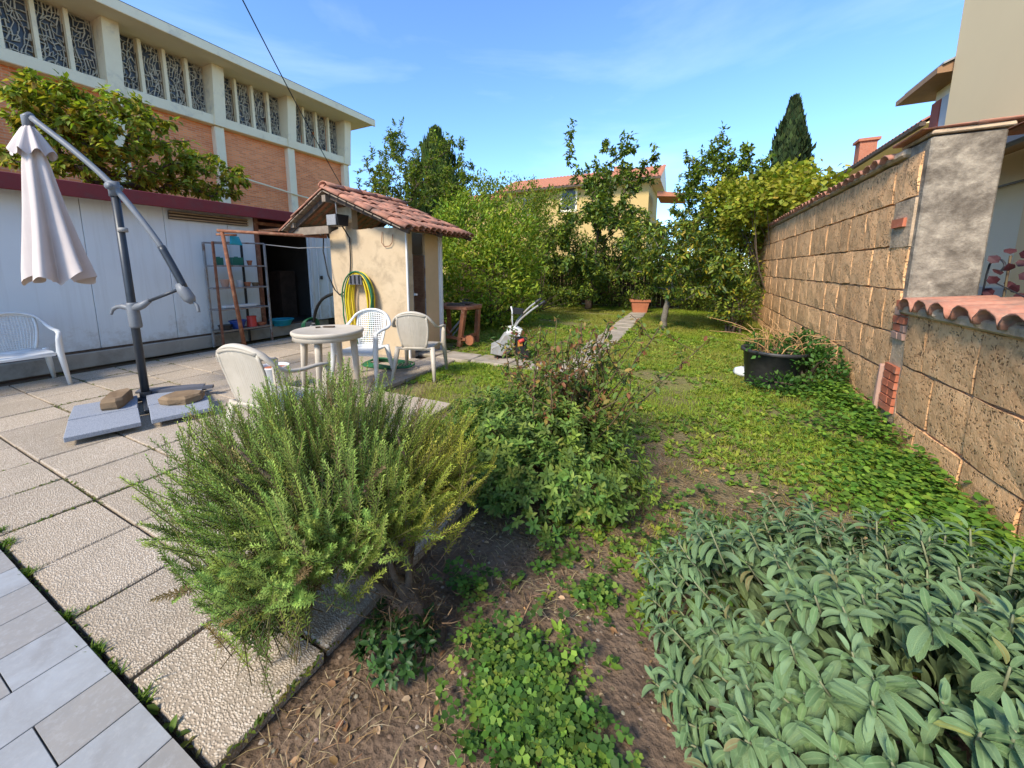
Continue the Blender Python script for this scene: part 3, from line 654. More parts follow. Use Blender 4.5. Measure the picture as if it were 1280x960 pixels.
# red brick repair at the joint of the two walls
bk = MB().cbox((0, 0, 0), (.05, 1, 1), .01, jit=.004, seed=3).mesh('brick', 'brick'); bk2 = MB().cbox((0, 0, 0), (.05, 1, 1), .01, jit=.004, seed=4).mesh('brick', 'pale_brick')
def bricks(parent, y0, y1, z0, n, hgt):
    for k in range(n):
        z = z0+k*hgt; sp = rr.choice((.35, .5, .65)) if k % 2 else rr.choice((.45, 1.))
        for (p, q) in ((0, sp), (sp, 1)):
            if q-p < .1: continue
            ya = y0+(y1-y0)*p; yb = y0+(y1-y0)*q
            place('brick', bk2 if rr.random() < .2 else bk, parent, (WX+.004+rr.uniform(-.006, .004), (ya+yb)/2, z+hgt/2), (rr.uniform(-.02, .02), 0, 0), (1, yb-ya-.01, hgt-.012))
bricks(lw, 4.32, 4.52, .80, 5, .068); bricks(lw, 4.32, 4.55, .16, 6, .07); place('brick', bk, tw, (WX+.004, 4.72, 1.80), (0, 0, 0), (1, .22, .075))
MB().cbox((WX-.015, 4.60, .33), (.05, .05, .42), .008, jit=.006).build('edge_tile', 'pale_brick', lw)
MB().box((WX+.03, 4.42, .6), (.06, .24, 1.05)).build('mortar_patch', 'mortar', lw)
MB().box((WX+.03, 4.69, 1.79), (.06, .35, .4)).build('mortar_patch', 'mortar', tw)

# ================================================================== HOUSES BEYOND
def windowed(parent, c, d, mat_frame, nm='window', axis='y'):
    f = MB().cbox(c, d, .01).build(nm, mat_frame, parent); c2 = list(c); d2 = [x*.8 for x in d]
    ax = 'xyz'.index(axis); c2[ax] -= .03; d2[ax] = d[ax]
    MB().box(c2, d2).build('pane', 'window_dark', f); return f
# yellow house straight ahead
HYF = 34.
yh = thing('yellow_house', 'yellow rendered house with red tiled roof beyond the trees', 'house', (-8, 38, 0))
MB().box((-10, 38, 4.2), (13, 8, 8.4)).build('wall', 'far_yellow', yh)
MB().box((-20.5, 38.5, 3.9), (8, 7, 7.8)).build('wing_wall', 'far_yellow', yh)
def tileroof(parent, x0, x1, y0, z0, y1, z1, nm='roof', pit=.34):
    t = MB(); n = int((x1-x0)/pit)
    for k in range(n):
        xa = x0+(x1-x0)*k/n; wv_ = (x1-x0)/n
        t.grid(lambda u, v_: (xa+wv_*v_, y0+(y1-y0)*u, z0+(z1-z0)*u+.09*math.sin(math.pi*v_)), 6, 4)
    return t.build(nm, 'far_tile', parent, True)
rf = tileroof(yh, -17.2, -2.6, 33.2, 8.5, 38, 10.4); tileroof(yh, -25.5, -16.2, 34.2, 7.9, 38.5, 9.5, 'wing_roof')
MB().prism([(33.2, 8.44), (38, 10.34), (42.8, 8.44)], 'x', -17.1, -2.7).build('gable', 'white_render', yh)
MB().prism([(34.2, 7.84), (38.5, 9.44), (43, 7.84)], 'x', -25.4, -17.3).build('gable', 'white_render', yh)
MB().box((-9.9, 33.15, 8.42), (14.6, .16, .16)).build('gutter', 'dark_wood', yh)
windowed(yh, (AY(711, 250, HYF)[0], HYF-.02, AY(711, 249, HYF)[2]), (1.5, .1, 2.2), 'white_render')
windowed(yh, (-14, HYF-.02, 7.1), (1.3, .1, 1.6), 'white_render')
MB().prism([(-2.9, 7.2), (-.9, 7.0), (-.9, 7.25), (-2.9, 7.6)], 'y', 34.2, 38).build('balcony_roof', 'far_tile', yh)
MB().box((-6.8, 39, 10.4), (.8, .7, 1.1)).build('chimney', 'far_tile', yh)
# beige building next door
bb_ = thing('beige_building', 'tall plain beige building rising behind the garden wall', 'building', (7, 5, 0))
MB().box((8.5, 4.4, 5.3), (8, 14.8, 3.7)).build('upper_wall', 'beige_render', bb_)
MB().box((8.52, 4.4, 2.27), (8, 14.8, 2.36)).build('ground_floor_wall', 'white_render', bb_)
MB().box((8.5, 4.4, .54), (8.03, 14.83, 1.1)).build('plinth', 'plinth_grey', bb_)
MB().cbox((4.47, 8.7, 1.7), (.12, .5, 3.4), .01).build('pilaster', 'beige_render', bb_)
MB().prism([(4.5, 3.38), (3.55, 3.06), (3.55, 2.96), (4.5, 3.26)], 'y', -1, 10.3).build('porch_roof', 'porch_wood', bb_)
MB().cbox((3.5, 4.65, 3.04), (.12, 11.34, .17), .02).build('porch_gutter', 'gutter', bb_)
MB().tube([(4.46, 10.4, 2.75), (4.46, 4, 2.75)], .02, 6).build('wall_cable', 'gutter', bb_)
# house with red shutters behind it
rs = thing('red_shuttered_house', 'house with red shutters and brown eaves behind the beige building', 'house', (9, 15, 0))
MB().box((8.8, 12.5, 2.8), (8.0, 1.3, 5.6)).build('wall', 'white_render', rs)
MB().prism([(4.3, 5.45), (4.3, 5.56), (9, 7.6), (13.5, 5.58), (13.5, 5.45)], 'y', 11.9, 13.75).build('roof', 'porch_wood', rs)
MB().prism([(4.36, 5.60), (4.36, 5.64), (9, 7.68), (9, 7.63)], 'y', 11.85, 13.5).build('roof_covering', 'pale_paint', rs)
for yc in (12.1, 12.95): MB().cbox((4.77, yc, 4.4), (.06, .36, 1.6), .01).build('shutter', 'shutter_red', rs)
MB().box((4.78, 12.52, 4.4), (.05, .46, 1.6)).build('window', 'plinth_grey', rs)
# low red-roofed house over the wall
rh = thing('red_roofed_house', 'low red roofed house with chimney showing over the garden wall', 'house', (10, 27, 0))
MB().box((12.6, 24.5, 3.2), (9, 8.6, 6.6)).build('wall', 'white_render', rh)
t = MB()
for k in range(32):
    ya = 19.6+k*.31
    t.grid(lambda u, v_: (6.9+5.3*u, ya+.31*v_, 6.55+3.2*u+.08*math.sin(math.pi*v_)), 6, 4)
t.build('roof', 'far_tile', rh, True)
MB().prism([(7.0, 6.5), (12.2, 9.65), (17.5, 6.5)], 'y', 19.7, 29.4).build('gable', 'beige_render', rh)
MB().box((6.9, 24.5, 6.46), (.16, 9.9, .14)).build('gutter', 'dark_wood', rh)
c = MB().box((7.9, 28.3, 7.4), (.7, .7, 1.5)).build('chimney', 'far_tile', rh); MB().box((7.9, 28.3, 8.18), (.9, .9, .14)).build('chimney_cap', 'far_tile', c)
# dark boarded fence closing the garden
fn_ = thing('board_fence', 'dark brown board fence at the end of the lawn', 'fence', (-4, 15.4, 0))
bm_ = MB().cbox((0, 0, .95), (.145, .025, 1.9), .004).mesh('board', 'fence_wood')
xx = -10.5
while xx < 1.5: place('board', bm_, fn_, (xx, 15.4+random.uniform(-.01, .01), random.uniform(-.04, .02))); xx += .155
for zz in (.4, 1.6): MB().box((-4.5, 15.45, zz), (12, .05, .09)).build('rail', 'fence_wood', fn_)

# ================================================================== PATIO FURNITURE
def thick(mb, fn, nu, nv, th):           # a curved sheet with thickness: closed shell
    mb.grid(lambda u, v_: np.array(fn(u, v_)), nu, nv); mb.grid(lambda u, v_: np.array(fn(u, v_))-np.array(th), nu, nv)
    def rim(pts):
        V = []; 
        for p in pts: V += [p, np.array(p)-np.array(th)]
        mb.add(V, [(2*i, 2*i+1, 2*i+3, 2*i+2) for i in range(len(pts)-1)])
    rim([fn(i/nu, 0) for i in range(nu+1)]); rim([fn(i/nu, 1) for i in range(nu+1)]); rim([fn(0, j/nv) for j in range(nv+1)]); rim([fn(1, j/nv) for j in range(nv+1)])
    return mb
def smooth_path(pts, n=6):
    P = [np.array(p, float) for p in pts]; P = [2*P[0]-P[1]]+P+[2*P[-1]-P[-2]]; out = []
    for i in range(1, len(P)-2):
        for k in range(n):
            t = k/n; a0, a1, a2, a3 = P[i-1:i+3]
            out.append(.5*((2*a1)+(-a0+a2)*t+(2*a0-5*a1+4*a2-a3)*t*t+(-a0+3*a1-3*a2+a3)*t**3))
    out.append(P[-2]); return np.array(out)
def make_chair(label, loc, heading, mat, lattice=True):
    t = thing('plastic_chair', label, 'chair', loc, 'plastic garden chairs', math.atan2(-heading[0], heading[1]))
    def seat(u, v_): x = (u-.5)*(.44-.03*(1-v_)); y = -.21+v_*.46; return (x, y, .425-.022*math.sin(math.pi*u)*math.sin(math.pi*min(1, v_*1.1))-.035*max(0, v_-.86)/.14-.02*(1-v_))
    thick(MB(), seat, 10, 10, (0, 0, .022)).build('seat', mat, t, True, False)
    MB().tube([(-.24, -.2, .40), (.24, -.2, .40)], .018, 6).build('seat_rim', mat, t, True, False); MB().tube([(-.25, .23, .392), (.25, .23, .392)], .02, 6).build('seat_rim', mat, t, True, False)
    half = [(.275, .24, .635), (.285, .12, .655), (.288, -.05, .66), (.278, -.17, .685), (.25, -.235, .745), (.195, -.275, .815), (.10, -.30, .858), (0, -.307, .872)]
    full = smooth_path(half+[(-x, y, z) for x, y, z in half[-2::-1]], 5)
    MB().tube(full, .026, 8, up=(0, -.25, 1), flat=.6).build('arm_frame', mat, t, True, False)
    def bk(u, v_):       # backrest shield: narrow waist, wide top
        z = .41+v_*.44; wd = .165+.035*math.sin(v_*2.6)-.02*(1-v_); x = (u-.5)*2*wd; top = .45*(x/.2)**2*.09 if v_ > .5 else 0
        return np.array([x, -.205-.10*v_-.02*math.cos(x*6)*.5+.012*(abs(x)/.2)**2, z-top*(v_-.5)*2])
    b_ = MB()
    nvb = 15 if lattice else 21
    for k in range(nvb+1):
        u = k/nvb; wide = .006 if lattice else .0075
        if k in (0, nvb): wide = .016
        b_.tube([bk(u, q/8) for q in range(9)], wide, 5, up=(0, 1, 0), flat=.6)
    for k in range(17 if lattice else 5):
        v_ = k/(16 if lattice else 4); b_.tube([bk(q/6, v_) for q in range(7)], .006 if 0 < v_ < 1 else .018, 5, up=(0, 1, 0), flat=.6)
    b_.build('backrest', mat, t, True, False)
    if not lattice: thick(MB(), lambda u, v_: bk(u, v_)+np.array([0, .004, 0]), 6, 8, (0, .008, 0)).build('back_panel', mat, t, True, False)
    for s in (-1, 1):
        MB().tube([(s*.275, .24, .64), (s*.268, .225, .56), (s*.262, .235, .40), (s*.29, .29, 0)], [.024, .03, .036, .02], 6, up=(0, 1, 0), flat=.75).build('leg', mat, t, True, False)
        MB().tube([(s*.225, -.19, .42), (s*.25, -.24, .2), (s*.275, -.30, 0)], [.034, .03, .02], 6, up=(0, 1, 0), flat=.8).build('leg', mat, t, True, False)
    return t
make_chair('white lattice-back plastic chair standing alone by the shed wall', (-6.98, 1.36, 0), (1., -.05), 'white_plastic')
make_chair('clean white plastic chair in front of the coiled garden hose', (-3.62, 3.42, 0), (.35, -.93), 'white_plastic')
make_chair('grimy beige plastic chair with its back turned beside the rusty bench', (-3.13, 3.92, 0), (-.35, .93), 'old_plastic', False)
make_chair('grimy beige plastic chair behind the rosemary bush, facing the round table', (-2.83, 1.78, 0), (-.15, .99), 'old_plastic', False)
tb = thing('round_table', 'round white plastic garden table with stained top', 'table', (-3.5, 2.82, 0)); tb.scale = (.88, .88, 1)
MB().lathe([(0, .70), (.36, .70), (.405, .70), (.412, .705), (.42, .722), (.418, .74), (.40, .748), (.385, .742), (.0, .742)], 40).build('tabletop', 'old_plastic', tb, True, False)
MB().lathe([(.40, .70), (.405, .655), (.395, .655), (.39, .70)], 40).build('skirt', 'old_plastic', tb, True, False)
for k in range(4):
    q = k*math.pi/2+.5; cx_, cy_ = math.cos(q), math.sin(q)
    MB().tube([(cx_*.30, cy_*.30, .70), (cx_*.32, cy_*.32, .4), (cx_*.35, cy_*.35, 0)], [.05, .043, .028], 6, flat=.7).build('leg', 'old_plastic', tb, True, False)
t = MB(); t.box((-3.62, 2.93, .752), (.12, .05, .012), rz=.5); t.box((-3.7, 2.85, .752), (.05, .03, .012), rz=1.)
props(t.build('wood_chip', 'dark_wood'), 'dark scraps of wood lying on the round white table', 'scrap')
# bucket used as a planter
bp = G(345, 486); bk_ = thing('white_bucket', 'white bucket filled with reddish earth near the round table', 'bucket', (bp[0], bp[1], 0))
MB().lathe([(0, 0), (.12, 0), (.125, .01), (.155, .26), (.165, .27), (.165, .285), (.15, .285), (.145, .24)], 24).build('pail', 'white_plastic', bk_, True, False)
MB().lathe([(0, .26), (.08, .262), (.147, .25)], 24).build('earth', 'pot_clay', bk_, True, False)

# ---- cantilever parasol, closed
UB = np.array([-5.05, 1.76, 0.]); ur = np.array([_r[0], _r[1], 0.])
um = thing('cantilever_parasol', 'closed cream cantilever parasol on an anthracite pole', 'parasol', UB)
def US(s, z): return UB+ur*s+np.array([0, 0, z])
MB().tube([US(0, .06), US(-.015, 1.0), US(-.03, 2.22)], [.036, .036, .034], 12).build('pole', 'anthracite', um, True)
t = MB(); t.cbox(UB+np.array((0, 0, .045)), (1.02, .07, .035), .006, rz=-.32); t.cbox(UB+np.array((0, 0, .0455)), (.07, 1.02, .034), .006, rz=-.32); t.tube([US(0, .05), US(0, .12)], .05, 12); t.build('cross_base', 'anthracite', um)
arm = smooth_path([US(-.72, 2.82), US(-.36, 2.52), US(-.03, 2.19), US(.30, 1.72), US(.46, 1.40), US(.56, 1.17)], 6)
MB().tube(arm, .027, 10).build('arm', 'grey_plastic', um, True)
MB().tube(smooth_path([US(.36, 1.62), US(.46, 1.40), US(.54, 1.21)], 5), .033, 10).build('arm_sleeve', 'anthracite', um, True)
t = MB(); t.tube([US(-.03, 2.10), US(-.03, 2.24)], .045, 10); t.tube([US(-.03, 2.19)-np.array((.05, -.08, 0))*.7, US(-.03, 2.19)+np.array((.05, -.08, 0))*.7], .035, 10); t.build('pivot', 'grey_plastic', um, True)
t = MB(); t.tube([US(.0, .80), US(0, .82), US(-.012, 1.04), US(-.012, 1.06)], [.046, .052, .05, .044], 12); t.tube([US(0, 1.0), US(.09, 1.03), US(.17, 1.08)], [.045, .036, .024], 10); t.build('sleeve', 'grey_plastic', um, True)
MB().tube(smooth_path([US(-.03, 1.0), US(-.12, 1.02), US(-.2, 1.0), US(-.24, .94)], 5), [.028]*6+[.02]*6+[.013]*4, 8).build('lever', 'grey_plastic', um, True)
MB().tube([US(.15, 1.07), US(.5, 1.2)], .016, 8).build('strut', 'anthracite', um, True)
t = MB(); t.tube([US(.5, 1.25), US(.53, 1.18), US(.58, 1.10), US(.61, 1.06)], [.04, .055, .055, .03], 10); t.build('crank_housing', 'grey_plastic', um, True)
MB().tube(smooth_path([US(.6, 1.08), US(.65, 1.03), US(.66, .96)], 4), .014, 7).build('crank_handle', 'grey_plastic', um, True)
MB().tube([US(0, 1.76), US(-.003, 1.80)], .041, 12).build('collar', 'pale_paint', um, True)
ct = US(-.76, 2.80); t = MB(); t.tube([US(-.72, 2.84), ct+np.array((0, 0, .03)), ct-np.array((0, 0, .12))], [.035, .045, .04], 10); t.build('arm_end', 'grey_plastic', um, True)
def pleat(tq, v_): q = math.cos(5*tq+.7*math.sin(2*tq+1)+.9*v_); return 1+(.06+.42*v_**.7)*(abs(q)**.7*(1 if q > 0 else -1)-.1)+.07*math.cos(13*tq+2*v_)*v_
prof = [(.055, -.12), (.085, -.25), (.115, -.42), (.14, -.62), (.165, -.82), (.195, -1.02), (.225, -1.22), (.25, -1.38), (.265, -1.50)]
cv = MB(); seg = 96; V = []
for i, (r_, z) in enumerate(prof):
    v_ = i/(len(prof)-1)
    for k in range(seg):
        tq = 2*math.pi*k/seg; q = r_*pleat(tq, v_); lo = (.05*math.cos(6*tq+1)+.03*math.cos(3*tq))*v_**3
        V.append(ct+ur*(q*.78*math.cos(tq)+.05*v_)+np.array((-_r[1], _r[0], 0))*q*.7*math.sin(tq)+np.array((0, 0, z+lo)))
cv.add(V, [(i*seg+k, i*seg+(k+1) % seg, (i+1)*seg+(k+1) % seg, (i+1)*seg+k) for i in range(len(prof)-1) for k in range(seg)])
cnp = cv.build('canopy', 'fabric', um, True)
fl_ = MB(); V = []
for i, (r_, z) in enumerate(((.03, -.04), (.07, -.10), (.12, -.2), (.17, -.31))):
    for k in range(64):
        tq = 2*math.pi*k/64; q = r_*(1+.14*(i/3)*math.cos(8*tq)); V.append(ct+np.array((q*math.cos(tq), q*.85*math.sin(tq), z+.03*math.cos(8*tq+1)*(i/3))))
fl_.add(V, [(i*64+k, i*64+(k+1) % 64, (i+1)*64+(k+1) % 64, (i+1)*64+k) for i in range(3) for k in range(64)]); fl_.build('vent_cap', 'fabric', cnp, True)
for k in range(6):
    q = 2*math.pi*k/6; MB().tube([ct+np.array((0, 0, -.2)), ct+np.array((.1*math.cos(q), .1*math.sin(q), -1.48))], .009, 5).build('rib', 'grey_plastic', um)
# weights on the cross base
ca, sa = math.cos(-.32), math.sin(-.32); SB = UB+np.array((.43, -.18, 0))
wl = [('blue grey paving weight under the long brown stone', (-.255, -.26)), ('blue grey paving weight left bare at the outer corner of the parasol base', (.25, -.26)), ('blue grey paving weight under the broad flat brown stone', (.25, .26)), ('blue grey paving weight carrying the loose metal offcuts', (-.255, .26))]
for lb, (dx, dy) in wl:
    o = MB().cbox((0, 0, .05), (.48, .45, .04), .004, jit=.002).build('paving_weight', 'weight_slab'); o.location = (SB[0]+dx*ca-dy*sa, SB[1]+dx*sa+dy*ca, .018); o.rotation_euler = (0, 0, -.32+random.uniform(-.02, .02)); props(o, lb, 'slab', 'parasol base weights')
def stone(name, label, loc, pts, h, rz, tilt=0.):
    n = len(pts); rr2 = random.Random(len(label)); V = []
    for (sc2, z) in ((.93, 0), (1, .25*h), (1, .75*h), (.86, h)):
        for (x, y) in pts: V.append((x*sc2+rr2.uniform(-.006, .006), y*sc2+rr2.uniform(-.006, .006), z+rr2.uniform(-.004, .004)))
    mb = MB().add(V, [(i*n+k, i*n+(k+1) % n, (i+1)*n+(k+1) % n, (i+1)*n+k) for i in range(3) for k in range(n)]+[tuple(range(n))[::-1], tuple(range(3*n, 4*n))])
    o = mb.build(name, 'brown_stone'); o.location = loc; o.rotation_euler = (tilt, 0, rz); return props(o, label, 'stone', 'brown stones on the parasol base')
sp_ = G(148, 503, .1); stone('weight_stone', 'long brown stone block with broken end on the parasol base', (sp_[0], sp_[1], .088), [(-.075, -.2), (.04, -.22), (.075, -.16), (.08, .15), (.04, .22), (-.04, .2), (-.08, .11)], .1, 1.02)
sp_ = G(230, 500, .1); stone('weight_stone', 'broad flat brown stone on the parasol base', (sp_[0], sp_[1], .088), [(-.17, -.09), (-.05, -.14), (.1, -.12), (.17, .0), (.12, .12), (-.02, .14), (-.14, .08)], .08, .55)
t = MB(); q = G(208, 487, .1)
t.box((q[0], q[1], .11), (.09, .5, .02), rz=-.75, ry=.12); t.box((q[0]+.08, q[1]+.06, .112), (.08, .5, .02), rz=-.72, ry=.1); t.box((q[0]+.16, q[1]+.12, .10), (.06, .48, .03), rz=-.74)
props(t.build('metal_offcut', 'gutter'), 'dark metal offcuts lying beside the parasol pole', 'metal strips')

# ================================================================== ALONG THE SHED
RKX0, RKX1, RKY0, RKY1 = -7.58, -7.28, 3.68, 4.56
rk = thing('metal_shelf', 'rusty metal shelf rack loaded with pots by the shed', 'shelf', ((RKX0+RKX1)/2, (RKY0+RKY1)/2, 0))
for (x, y, m_) in ((RKX1, RKY0, 'rust'), (RKX1, RKY1, 'steel'), (RKX0, RKY0, 'steel'), (RKX0, RKY1-.25, 'black_metal')):
    MB().cbox((x, y, .93), (.035, .035, 1.86), .004).build('post', m_, rk)
t = MB(); t.tube([(RKX1, RKY0, 1.85), (RKX1, RKY1, 1.87)], .014, 6); t.build('top_rail', 'steel', rk); MB().tube([(RKX0, RKY0, 1.85), (RKX0, RKY1-.25, 1.85)], .014, 6).build('top_rail', 'steel', rk)
SZs = (1.45, 1.06, .68, .30)
for z in SZs: MB().cbox(((RKX0+RKX1)/2, (RKY0+RKY1)/2, z), (.32, .88, .028), .004).build('shelf_board', 'steel' if z > .5 else 'grey_wood', rk)
def pot(name, label, cat, loc, r0, r1, h, mat, group=None):
    o = MB().lathe([(0, 0), (r0, 0), (r1, h*.85), (r1*1.1, h*.86), (r1*1.1, h), (r1*.92, h), (r1*.85, h*.8), (0, h*.78)], 16).build(name, mat, smooth=False); o.location = loc; return props(o, label, cat, group)
xs_ = -7.4
for (lb, y, m_, w_, h_) in (('small dark green tin on the rack top shelf, next to the rust post', 3.80, 'green_tin', .12, .13), ('wide dark green tin on the middle of the rack top shelf', 4.10, 'green_tin', .19, .14)):
    o = MB().cbox((0, 0, h_/2), (.1, w_, h_), .006).lathe([(.0, h_), (.03, h_), (.03, h_+.015), (0, h_+.015)], 10).build('storage_tin', m_); o.location = (xs_, y, SZs[0]+.014); props(o, lb, 'tin')
pot('flower_pot', 'tiny clay pot at the end of the rack top shelf', 'pot', (xs_, 4.33, SZs[0]+.014), .03, .045, .09, 'pot_clay')
pot('flower_pot', 'pinkish pot on the second rack shelf beside the rust post', 'pot', (xs_, 3.87, SZs[1]+.014), .05, .07, .14, 'pale_brick')
pot('glass_jar', 'grey jar in the middle of the second rack shelf', 'jar', (xs_, 4.12, SZs[1]+.014), .045, .05, .12, 'plinth_grey')
pot('flower_pot', 'small clay pot beside the grey jar on the second rack shelf', 'pot', (xs_, 4.26, SZs[1]+.014), .04, .055, .08, 'pot_clay')
pot('flower_pot', 'squat brown pot at the end of the second rack shelf', 'pot', (xs_, 4.40, SZs[1]+.014), .045, .06, .07, 'brown_stone')
o = MB().cbox((0, 0, .03), (.14, .55, .05), .01).build('paper_roll', 'white_paint'); o.location = (xs_, 4.08, SZs[2]+.014); props(o, 'white paper packet lying on the third rack shelf', 'packet')
pot('plastic_bowl', 'deep blue plastic bowl on the lowest rack shelf', 'bowl', (xs_, 4.02, SZs[3]+.014), .09, .13, .15, 'deep_blue')
pot('plastic_bowl', 'black plastic bowl on the lowest rack shelf', 'bowl', (xs_, 3.80, SZs[3]+.014), .09, .10, .09, 'black_plastic')
pot('flower_pot', 'red plastic pot on the lowest rack shelf', 'pot', (xs_, 4.27, SZs[3]+.014), .09, .075, .2, 'red_plastic')
pot('flower_pot', 'low clay dish on the lowest rack shelf', 'pot', (xs_, 4.45, SZs[3]+.014), .06, .08, .06, 'pot_clay')
cf = thing('pipe_frame', 'rusty pipe frame spanning from the shelf rack to the hut', 'frame', (-6.9, 3.8, 0))
MB().tube([(-6.98, 3.62, 2.02), (-5.5, 4.52, 1.93)], .026, 8).build('top_pipe', 'rust', cf, True)
MB().tube([(-7.02, 3.62, 1.96), (-6.75, 3.78, 1.95)], .018, 8).build('side_pipe', 'rust', cf, True)
MB().tube([(-6.93, 3.66, 2.02), (-6.93, 3.84, 0)], [.03, .034], 8).build('leaning_post', 'rust', cf, True)
props(MB().tube([(-7.3, 4.56, 1.86), (-6.9, 5.0, 1.80), (-6.2, 5.6, 1.84)], .008, 5).build('clothes_line', 'pale_paint'), 'pale line strung across the dark shed doorway', 'line')
props(MB().cbox((-6.9, 3.84, 1.88), (.01, .16, .13), .003, jit=.02).build('peg_bag', 'blue_plastic'), 'scrap of light blue plastic hanging from the rusty pipe', 'bag')
pot('wash_basin', 'turquoise plastic basin on the shed doorstep', 'basin', (SX+.0, 5.06, .21), .16, .22, .14, 'blue_plastic')
props(MB().tube(smooth_path([(-6.7, 5.05, .02), (-6.68, 5.05, .3), (-6.5, 5.0, .62), (-6.15, 4.9, .85), (-5.6, 4.75, .98), (-5.56, 4.72, .95)], 5), .028, 8).build('rubber_pipe', 'rubber', smooth=True), 'thick black rubber pipe arching up to the hut', 'pipe')
t = MB(); 
for k in range(4): t.tube([(-6.75+.03*k+.02*math.cos(q), 5.0+.15*math.cos(q), .27+.14*math.sin(q)+.01*k) for q in np.linspace(0, 2*math.pi, 17)], .012, 6, cap=False)
props(t.build('hose_coil', 'hose_green', smooth=True), 'small loop of green hose by the shed doorway', 'hose')
tp_ = thing('water_tap', 'old outdoor tap on a stub pipe beside the black pipe', 'tap', (-6.55, 4.95, 0))
MB().tube([(-6.55, 4.95, 0), (-6.55, 4.95, .3)], .016, 8).build('stand_pipe', 'steel', tp_, True)
t = MB(); t.tube(smooth_path([(-6.55, 4.95, .29), (-6.53, 4.88, .30), (-6.52, 4.82, .24)], 4), .018, 8); t.build('spout', 'pale_paint', tp_, True); MB().box((-6.55, 4.95, .34), (.09, .02, .02)).build('handle', 'steel', tp_)
# ---- garden hose on the hut wall
hx_, hyw = AY(452, 345, 4.56)[0], 4.53
hr = thing('hose_holder', 'dark grey wall hook holding the hose on the hut', 'hose holder', (hx_, 4.56, 1.2))
MB().prism([(-.15, -.05), (-.13, .06), (-.06, .11), (.06, .11), (.13, .06), (.15, -.05)], 'y', -.14, .03).build('saddle', 'gutter', hr, world=False)
for k in range(3): MB().cbox((-.09+.09*k, -.15, .03), (.02, .02, .13), .003).build('saddle_rib', 'black_plastic', hr, world=False)
def hose(name, label, mat, n, r0, dy, top):
    t = MB(); rr2 = random.Random(n+1); pts = []
    for k in range(n):
        rx_ = r0+.016*k+rr2.uniform(-.01, .01); bot = .08+rr2.uniform(0, .2); off = rr2.uniform(-.02, .02); dyk = dy-.022*(k % 4)
        for q in np.linspace(math.pi*1.5, math.pi*3.5, 29)[:-1]:
            zc = (top+bot)/2; hz = (top+.012*k-bot)/2
            c_, s_ = math.cos(q), math.sin(q)
            pts.append((hx_+off*(s_ < 0)+rx_*c_*(1 if s_ > .2 else .92), hyw+dyk, zc+hz*(abs(s_)**.8)*np.sign(s_)))
    t.tube(pts, .0125, 7); return props(t.build(name, mat, smooth=True), label, 'hose')
hose('garden_hose', 'yellow garden hose coiled on the hut wall', 'hose_yellow', 9, .17, -.01, 1.30)
hose('garden_hose', 'dark green garden hose hung outside the yellow coil', 'hose_green', 4, .29, -.03, 1.34)
t = MB()
for k in range(5): t.tube([(-3.95+.05*k+(.3+.02*k)*math.cos(q), 4.05+.2*math.sin(q), .02+.012*k+.01*math.sin(3*q)) for q in np.linspace(0, 2*math.pi, 25)], .013, 6, cap=False)
props(t.build('garden_hose', 'hose_green', smooth=True), 'loose green hose loops on the paving behind the table', 'hose')

# ================================================================== BESIDE THE HUT
bc = thing('rusty_bench', 'rust coloured work bench with slanting legs beside the hut', 'bench', (-3.75, 6.05, 0))
b0 = G(551, 428); b1 = G(600, 434)
Bx0, Bx1, By0, By1 = -4.28, -3.52, 5.72, 6.28
MB().cbox(((Bx0+Bx1)/2, (By0+By1)/2, .70), (.80, .58, .075), .01, jit=.008).build('top_board', 'rusty_wood', bc)
for (x, y, dx) in ((Bx0+.03, By0+.03, .02), (Bx1-.05, By0+.03, -.12), (Bx0+.03, By1-.03, .02), (Bx1-.05, By1-.03, -.05)):
    bar(MB(), (x, y, .68), (x+dx, y+.01, 0), .07, .08).build('leg', 'rusty_wood', bc)
bar(MB(), (Bx0, By0+.02, .18), (Bx1-.02, By0+.02, .14), .04, .05).build('stretcher', 'rusty_wood', bc)
bar(MB(), (Bx1-.1, By0, .16), (Bx1-.1, By1, .16), .04, .05).build('stretcher', 'rusty_wood', bc)
bar(MB(), (Bx0+.1, By0+.12, .55), (Bx0+.32, By0+.12, .2), .03, .05).build('brace', 'rusty_wood', bc)
MB().tube([(Bx1+.05, By0+.02, .13), (Bx1+.05, By0+.06, .13)], .09, 14).build('wheel', 'rusty_wood', bc)
t = MB(); t.box((-3.85, 5.95, .745), (.34, .26, .03), rz=.4); t.box((-3.7, 6.05, .77), (.26, .12, .025), rz=-.3, rx=.1); t.tube([(-3.8, 6.05, .77), (-3.78, 6.1, .84), (-3.7, 6.1, .83)], .012, 6)
props(t.build('scrap_pile', 'dark_wood'), 'dark flat scrap and tools piled on the rusty bench', 'scrap')
t = MB(); t.tube([(-4.05, 5.85, .12), (-3.85, 5.9, .35), (-3.68, 5.95, .56)], .018, 6); t.tube([(-4.0, 5.95, .1), (-3.75, 6.0, .42)], .014, 6); t.cbox((-3.72, 5.95, .53), (.12, .06, .05), .01)
props(t.build('folded_trolley', 'pale_paint'), 'pale folded metal trolley stored under the rusty bench', 'trolley')
